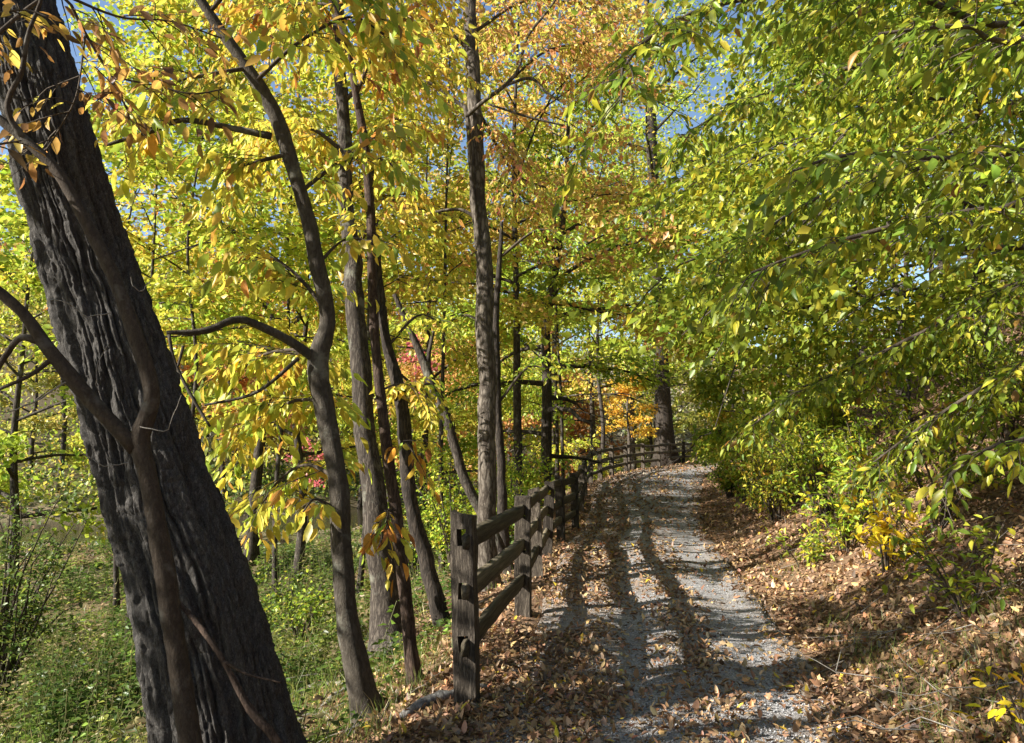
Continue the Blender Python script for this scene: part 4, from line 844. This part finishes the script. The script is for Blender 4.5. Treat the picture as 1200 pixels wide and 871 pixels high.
# ------------------------------------------------------------------ shrubs and saplings
def shrub(name, label, base, h, R, n_leaf, pal, leaf, seed, stems=9, cat='shrub', singles=0, hang=.3, spread=.8, group=None):
    rng = np.random.default_rng(seed); base = np.array(base, float); root = thing(name, label, cat, base, group); mb = MB(); P = []
    for i in range(stems):
        az = rng.random() * 6.28; t = np.linspace(0, 1, 6)[:, None]; out = R * spread * rng.random() ** .6
        p = base + np.array([math.cos(az) * .06, math.sin(az) * .06, -.05]) + np.array([math.cos(az) * out, math.sin(az) * out, 0]) * t ** 1.4 + UP * h * (.65 + .4 * rng.random()) * t - UP * out * .25 * t ** 3 + np.cumsum(rng.standard_normal((6, 3)) * .03 * h, 0) * t
        tubes(mb, p, (.006 + .006 * h) * (1 - .75 * t[:, 0]), 5, 0, rng, cap=False); P.append(p)
        for k in range(5):
            s = rng.uniform(.3, 1) * 5; a = min(int(s), 4); q0 = p[a] + (p[a + 1] - p[a]) * (s - a); d = nrm(rng.standard_normal(3) * np.array([1, 1, .4]) + UP * .3); L = h * rng.uniform(.15, .35)
            q = q0 + d * L * t - UP * .2 * L * t ** 2; tubes(mb, q, .004 * (1 - .6 * t[:, 0]), 3, 0, rng, cap=False); P.append(q)
    mb.build('stems', M_TWIG, root, smooth=True, kind='stuff'); P = np.array(P)
    j = rng.integers(0, len(P), n_leaf); f = (.2 + .8 * rng.random(n_leaf)) * 4.99; a = f.astype(int); p = P[j, a] + (P[j, a + 1] - P[j, a]) * (f - a)[:, None] + rng.standard_normal((n_leaf, 3)) * leaf * .7
    d = nrm(rng.standard_normal((n_leaf, 3)) * np.array([1, 1, .5]) - UP * hang); n = nrm(UP + rng.standard_normal((n_leaf, 3)) * .5)
    put_leaves(root, p, d, n, leaf * (.6 + .7 * rng.random(n_leaf)), pick(pal, n_leaf, rng), singles, mid=(leaf * F / base[1] < 7 and not singles), rng=rng, name='foliage')
    return root
BRIGHT = [(4, .55, .42, .02), (2, .50, .33, .02), (1, .40, .38, .03)]
shrub('yellow_shrub', 'small sapling with bright yellow leaves at the foot of the bank', gp(1030, 7.8), 1.05, .65, 260, BRIGHT, .12, 401, 8, singles=260, hang=.4)
shrub('yellow_shrub', 'low twig of broad yellow leaves rising from the litter', gp(1195, 3.7), .62, .32, 60, BRIGHT, .085, 402, 4, singles=60, hang=.1)
shrub('low_shrub', 'low yellow-green shrub beside the right edge of the gravel', gp(935, 9.5), .55, .55, 360, YELGREEN + GREEN, .075, 403, 9, singles=80)
shrub('green_shrub', 'rounded pale green shrub bulging over the path edge at the bend', gp(852, 20.5), 1.35, 1.0, 2600, LIME + WEED, .075, 404, 16)
shrub('green_shrub', 'low green shrub below the lime tree on the bank', gp(900, 15.5), 1.2, .95, 2400, WEED + LIME, .075, 405, 16)
shrub('yellow_shrub', 'yellow leafy shrub reaching over the path before the bend', gp(868, 18.6), 2.2, 1.0, 1500, GOLD + LIME, .095, 406, 10)
shrub('low_shrub', 'thin yellow-flecked green shrub part-way up the bank', gp(985, 9.2), 1.1, .8, 700, LIME + GREEN + [(2, .50, .40, .03)], .085, 407, 10, singles=60)
shrub('green_shrub', 'sparse green seedling among leaf litter on the bank', gp(1120, 6.0), .9, .6, 300, GREEN, .085, 408, 8, singles=120)
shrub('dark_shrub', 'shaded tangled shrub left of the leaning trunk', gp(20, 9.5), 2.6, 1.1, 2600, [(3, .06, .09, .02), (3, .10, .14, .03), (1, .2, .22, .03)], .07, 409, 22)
shrub('lime_shrub', 'bright lime shrub behind the first fence rails', gp(535, 13.5), 2.3, 1.2, 3200, LIME + YELGREEN, .075, 410, 18)
shrub('lime_shrub', 'lime-green shrub behind the second fence post', gp(600, 15.5), 2.2, 1.1, 2800, LIME, .08, 411, 16)
shrub('lime_shrub', 'leafy thicket by the dark leaning trunk', gp(490, 15), 2.0, 1.2, 2600, LIME + WEED, .08, 413, 16)
shrub('green_shrub', 'dark green shrub at the river edge', gp(255, 27), 1.9, 1.5, 1800, WEED, .11, 414, 14)
shrub('lime_shrub', 'pale yellow shrub across from the bend inside the fence curve', gp(700, 33), 1.6, 1.6, 2000, YELGREEN + OLIVE, .11, 415, 14)
shrub('lime_shrub', 'dry yellowish bush beyond the bend of the fence', gp(790, 50), 2.4, 2.4, 2200, OLIVE + YELGREEN, .15, 416, 14)
shrub('green_shrub', 'leafy shrub right of the sinuous trunk base', gp(360, 10), 1.0, .9, 1500, WEED + LIME, .06, 417, 14)

for i, (px, Y, h, R, nl, pal, lab) in enumerate([(1090, 8.0, 1.9, 1.2, 1500, GRN, 'green sapling thicket on the bank below the broad boughs'), (960, 12.0, 2.1, 1.3, 1900, GRN + LIME, 'green arching sapling midway along the bank'),
        (1180, 9.5, 2.0, 1.2, 1500, GREEN, 'shaded green sapling high on the near bank'), (905, 14.0, 1.9, 1.1, 1600, GREEN + GOLD, 'green and gold sapling beside the path edge'), (1010, 10.5, 1.8, 1.1, 1400, LIME + GRN, 'lime sapling between the yellow shrubs on the bank')]):
    shrub('bank_sapling', lab, gp(px, Y), h, R, nl, pal, .085, 430 + i, 12, cat='sapling', singles=60, hang=.5)
# ------------------------------------------------------------------ log and dead wood
rng = np.random.default_rng(70)
def log(name, label, pts, mat=M_LOG, cat='log', sides=9):
    A = np.array([np.r_[at(a, b, c), .5 * w * c / F] for a, b, c, w in pts]); P = spline(A, 18); r = P[:, 3]
    P[:, 2] = np.maximum(gz(P[:, 0], P[:, 1]), -9) + r * .8
    root = thing(name, label, cat, P[0, :3]); m = MB(); tubes(m, P[:, :3], r * (.8 + .45 * rng.random(len(r))), sides, .4, rng); m.build('bole', mat, root, smooth=True)
log('fallen_log', 'thin weathered grey log lying at the foot of the first fence post', [(470, 838, 4.95, 9), (495, 825, 5.05, 12), (525, 812, 5.15, 12), (570, 796, 5.3, 7)])
log('fallen_branch', 'pale dead branch on the ground beside the sinuous trunk', [(340, 800, 6, 10), (370, 770, 6.4, 9), (402, 740, 6.9, 6), (415, 715, 7.3, 3)], M_DEAD, 'branch', 7)
log('fallen_branch', 'grey dead branch lying behind the leaning trunk foot', [(345, 735, 7.5, 9), (385, 730, 7.6, 8), (430, 738, 7.4, 5)], M_DEAD, 'branch', 7)

# ------------------------------------------------------------------ ground cover
rng = np.random.default_rng(60)
def sample(n, ylo, yhi, power=1.0):
    "points over the visible ground, thinning with distance"
    Y = ylo * (yhi / ylo) ** (rng.random(n) ** power); px = rng.uniform(-60, 1300, n); return (px - 600) / F * Y, Y
# fallen leaves
X, Y = sample(620000, 3.5, 46, .92)
l, r = xf(Y) - X, X - xr(Y); u = (X - xf(Y)) / (xr(Y) - xf(Y)); patch = fbm(X * 1.3, Y * .8, 71); fine = fbm(X * 4, Y * 3, 73)
dn = np.where(l > 0, np.interp(l, [0, .4, 1.6, 4], [1, .75, .45, .15]), np.where(r > 0, np.interp(r, [0, .6, 10], [.85, 1, .8]),
     np.interp(u + .10 * (fbm(X * 2.2, Y * 1.6, 77) - .5), [0, .28, .36, .42, .55, .66, .76, .86, .94], [1.2, 1.2, .95, .20, .55, .55, .10, .14, 1.1]) * np.clip((patch - .18) * 3.0, .18, 1.4) + .04))
dn = dn + np.where((l < 0) & (r < 0), np.clip((Y - 15) / 14, 0, .45), 0)
dn = dn * np.where(r > 0, np.clip(fine * 2.0, .35, 1), np.clip(fine * 2.2 - .1, .15, 1))
k = (rng.random(len(X)) < dn) & (np.abs(river(X, Y)) > RIVW + 1) ; X, Y = X[k], Y[k]
X = X[:132000]; Y = Y[:132000]
ez = .03; nxv = (gz(X + ez, Y) - gz(X - ez, Y)) / (2 * ez); nyv = (gz(X, Y + ez) - gz(X, Y - ez)) / (2 * ez)
onp = (X > xf(Y) + .1) & (X < xr(Y)); nxv = np.where(onp, 0, np.clip(nxv, -1, 1)); nyv = np.where(onp, 0, np.clip(nyv, -1, 1))
n = len(X); gn = nrm(np.stack([-nxv, -nyv, np.ones(n)], 1)); pos = np.stack([X, Y, surf(X, Y) + .004 + .014 * rng.random(n) ** 2], 1)
nn = nrm(gn + rng.standard_normal((n, 3)) * np.where(onp, .17, .27)[:, None]); dd = nrm(rng.standard_normal((n, 3))); sz = np.where(rng.random(n) < .4, rng.uniform(.014, .034, n), rng.uniform(.028, .072, n)) * np.interp(Y, [3, 6, 12, 30], [1, 1.05, 1.4, 2.3])
cl = pick(LITTER, n, rng, .22)
dist = Y; near = np.where((X / Y * F + 600 > 10) & (X / Y * F + 600 < 1190) & (Y > 4.2) & (Y < 9), sz / Y * (.6 + .8 * (cl.sum(1) > .75)) * rng.uniform(.6, 1, n), 0); top = np.argsort(-near)[:280]; B = basis(dd[top], nn[top])
for j, i in enumerate(top):
    o = bpy.data.objects.new('fallen_leaf', LEAFM_DRY[j % 4]); COL.objects.link(o); M = Matrix.Identity(4); c = cl[i]
    if rng.random() < .12: c = np.array([.56, .40, .05])
    p = pos[i] + np.array([0, 0, .012])
    for a in range(3):
        for b in range(3): M[a][b] = float(B[j, a, b] * sz[i])
        M[a][3] = float(p[a])
    o.matrix_world = M; o.color = (*[float(v) for v in c], 1)
    uu = (X[i] - xf(Y[i])) / (xr(Y[i]) - xf(Y[i]))
    if uu > 1: place = 'the foot of the bank' if X[i] - xr(Y[i]) < .6 else ('the bank beside the yellow sapling' if 5 < Y[i] < 6.6 else 'the litter higher on the bank')
    elif uu > .74: place = 'the right wheel track'
    elif uu > .5: place = 'the strip between wheel tracks'
    elif uu > .36: place = 'the left wheel track'
    elif uu > 0: place = 'the drift beside the first fence post' if Y[i] < 5.6 else ('the drift below the first rails' if Y[i] < 7.6 else 'the drift past the second fence post')
    else: place = 'the verge left of the fence'
    hue = 'bright yellow' if c[1] > .385 else ('pale buff' if c[1] > .31 else ('tan' if c[0] > .4 else ('rusty' if c[0] > 1.9 * c[1] else ('mid brown' if c[0] > .24 else 'dark brown'))))
    big_ = 'large' if sz[i] > .07 else 'small'
    tag(o, f'{big_} {hue} fallen leaf lying on {place}', 'leaf', f'{big_} {hue} fallen leaves on {place}')
keep = np.ones(n, bool); keep[top] = False; mb = MB(); kk = np.where(sz < .04, rng.integers(0, 3, n), rng.choice(4, n, p=[.27, .27, .26, .2])); kk[Y > 6.5] %= 3
nearm = (Y < 9) & keep
for i in range(4): add_leaves(mb, pos[nearm & (kk == i)], dd[nearm & (kk == i)], nn[nearm & (kk == i)], sz[nearm & (kk == i)], cl[nearm & (kk == i)], [leaf_hex(.10, .25, .30), leaf_hex(.22, -.1, .26), leaf_hex(-.08, .12, .34), leaf_lobed(.5)][i])
fm = (Y >= 9) & keep; add_leaves(mb, pos[fm], dd[fm], nn[fm], sz[fm], cl[fm], leaf_mid(.16, .2, .32))
o = mb.build('leaf_litter', M_DRY); tag(o, 'brown and tan fallen leaves carpeting the bank and path edges', 'leaf litter', kind='stuff')

# loose gravel
ico = np.array([[0, 0, 1], [.9, 0, .2], [-.3, .85, .25], [-.55, -.7, .2], [.3, -.3, -.5]]); icf = np.array([[0, 1, 2], [0, 2, 3], [0, 3, 1], [1, 4, 2], [2, 4, 3], [3, 4, 1]])
X, Y = sample(60000, 3.2, 11, 1.2); u = (X - xf(Y)) / (xr(Y) - xf(Y)); k = (u > .1) & (u < .99); X, Y = X[k][:13000], Y[k][:13000]; n = len(X); mb = MB()
cl = np.clip(rng.uniform(.13, .46, (n, 1)) * np.array([.98, .985, 1]), 0, .7)
add_leaves(mb, np.stack([X, Y, surf(X, Y) + .003], 1), nrm(rng.standard_normal((n, 3)) * np.array([1, 1, .3])), nrm(UP + .5 * rng.standard_normal((n, 3))), rng.uniform(.0035, .010, n), cl, (ico, [icf]))
o = mb.build('loose_gravel', M_STONE); tag(o, 'loose grey stones scattered over the gravel path', 'gravel', kind='stuff')

# weeds and grass on the low ground left of the fence
def flat_ok(X, Y):
    l = xf(Y) - X; lush = fbm(X * .55, Y * .45, 81)
    return (l > .7) & (river(X, Y) < -RIVW - .6) & (rng.random(len(X)) < np.interp(l, [.7, 2.2, 4], [.10, .7, 1]) * np.clip((lush - .28) * 3.4, .05, 1))
mb = MB(); X, Y = sample(90000, 3.6, 34); k = flat_ok(X, Y); X, Y = X[k][:30000], Y[k][:30000]; n = len(X)
add_leaves(mb, np.stack([X, Y, gz(X, Y) + .1 * rng.random(n)], 1), nrm(rng.standard_normal((n, 3)) * np.array([1, 1, .5])), nrm(UP + rng.standard_normal((n, 3)) * .6), rng.uniform(.035, .085, n) * np.interp(Y, [4, 12, 30], [1, 1.3, 2.4]), pick(WEED, n, rng, .25) * .75, leaf_mid(.08, .12, .3))
# leafy stems in clumps of one kind
X, Y = sample(16000, 4.2, 30, 1.15); k = flat_ok(X, Y); X, Y = X[k][:4600], Y[k][:4600]; n = len(X); l = xf(Y) - X
kind = (fbm(X * .9, Y * .9, 84) * 3.2 + .5 * rng.standard_normal(n)); hh = np.clip((fbm(X * .7, Y * .7, 83) - .25) * 2.3, .08, 1.15) * rng.uniform(.5, 1.2, n) * np.interp(l, [.7, 2, 4], [.35, .8, 1]) * np.interp(Y, [14, 26], [1, .3])
lean = rng.standard_normal((n, 2)) * .22; m = 15; t = np.linspace(.12, 1, m)[None] * np.ones((n, 1)); ph = t * 28 + rng.random((n, 1)) * 6.28
ax = np.stack([X[:, None] + lean[:, :1] * t * hh[:, None] * 1.4, Y[:, None] + lean[:, 1:] * t * hh[:, None] * 1.4, gz(X, Y)[:, None] + t * hh[:, None]], -1)
out = np.stack([np.cos(ph), np.sin(ph), .25 - .5 * rng.random(ph.shape)], -1); sz = (rng.uniform(.05, .13, (n, 1)) * (1.15 - .6 * t)) * np.interp(Y, [4, 12, 30], [1, 1.15, 1.8])[:, None]
base_c = np.where((kind < 1.25)[:, None], pick([(1, .05, .085, .016)], n, rng, .25), np.where((kind < 1.8)[:, None], pick([(1, .085, .125, .02)], n, rng, .25), np.where((kind < 2.2)[:, None], pick([(1, .16, .18, .035)], n, rng, .2), pick([(1, .20, .16, .08)], n, rng, .2))))
cc = np.repeat(base_c, m, 0) * (1 + .2 * rng.standard_normal((n * m, 1)))
add_leaves(mb, (ax + out * .012).reshape(-1, 3), out.reshape(-1, 3), nrm(UP * 1.0 + .45 * rng.standard_normal((n * m, 3))), sz.ravel(), np.clip(cc, .01, .6), leaf_mid(.08, .2, .27))
ss = np.linspace(0, 1, 3)[None, :, None]; SP = np.stack([X, Y, gz(X, Y)], 1)[:, None] + np.stack([lean[:, 0] * hh * 1.4, lean[:, 1] * hh * 1.4, hh], 1)[:, None] * ss
tubes(mb, SP, np.full((n, 3), .003), 3, 0, rng, cap=False, col=np.array([.13, .13, .05]))
o = mb.build('weeds', M_LEAF); tag(o, 'low green weeds covering the flat between the fence and the river', 'weeds', kind='stuff')
X, Y = sample(120000, 4.0, 30); l = xf(Y) - X; r = X - xr(Y); q = river(X, Y); gpatch = fbm(X * .8, Y * .6, 88)
k = (((l > .35) & (q < -RIVW) & (rng.random(len(X)) < np.clip((gpatch - .35) * 3, .02, .8))) | ((r > .2) & (r < 3) & (gpatch > .64) & (rng.random(len(X)) < .5))); X, Y, l = X[k][:17000], Y[k][:17000], l[k][:17000]; n = len(X)
bl = np.array([[0, .012, 0], [0, -.012, 0], [.55, -.009, .10], [.55, .009, .10], [1, 0, -.10]]); bf = [np.array([[0, 1, 2, 3]]), np.array([[3, 2, 4]])]
mb = MB(); add_leaves(mb, np.stack([X, Y, gz(X, Y) - .01], 1), nrm(rng.standard_normal((n, 3)) * .5 + UP * 1.1), nrm(rng.standard_normal((n, 3))), rng.uniform(.12, .42, n) * np.interp(l, [-1, .4, 2.5], [.45, .5, 1]), pick([(4, .09, .13, .025), (3, .15, .18, .04), (1.2, .30, .25, .11)], n, rng), (bl, bf))
o = mb.build('grass', M_LEAF); tag(o, 'thin tufts of green and straw-coloured grass by the fence and river flat', 'grass', kind='stuff')
# dead twigs in the litter
X, Y = sample(2600, 3.6, 22); k = (X > xr(Y) + .1) | (X < xf(Y) - .4); X, Y = X[k][:520], Y[k][:520]; n = len(X); t = np.linspace(0, 1, 5)[None, :, None]; az = rng.random(n) * 6.28; L = rng.uniform(.2, .9, n)
D = np.stack([np.cos(az), np.sin(az), np.zeros(n)], 1); P = np.stack([X, Y, np.zeros(n)], 1)[:, None] + D[:, None] * L[:, None, None] * t + np.cumsum(rng.standard_normal((n, 5, 3)) * .04, 1) * L[:, None, None]
P[..., 2] = surf(P[..., 0], P[..., 1]) + .03 + np.abs(P[..., 2]) + rng.random((n, 1)) * .12 * t[:, :, 0]
mb = MB(); tubes(mb, P, (rng.uniform(.0018, .0045, n)[:, None]) * (1 - .6 * t[:, :, 0]), 4, 0, rng, cap=False); o = mb.build('dead_twigs', M_DEAD); tag(o, 'thin dead twigs strewn through the leaf litter', 'twigs', kind='stuff')
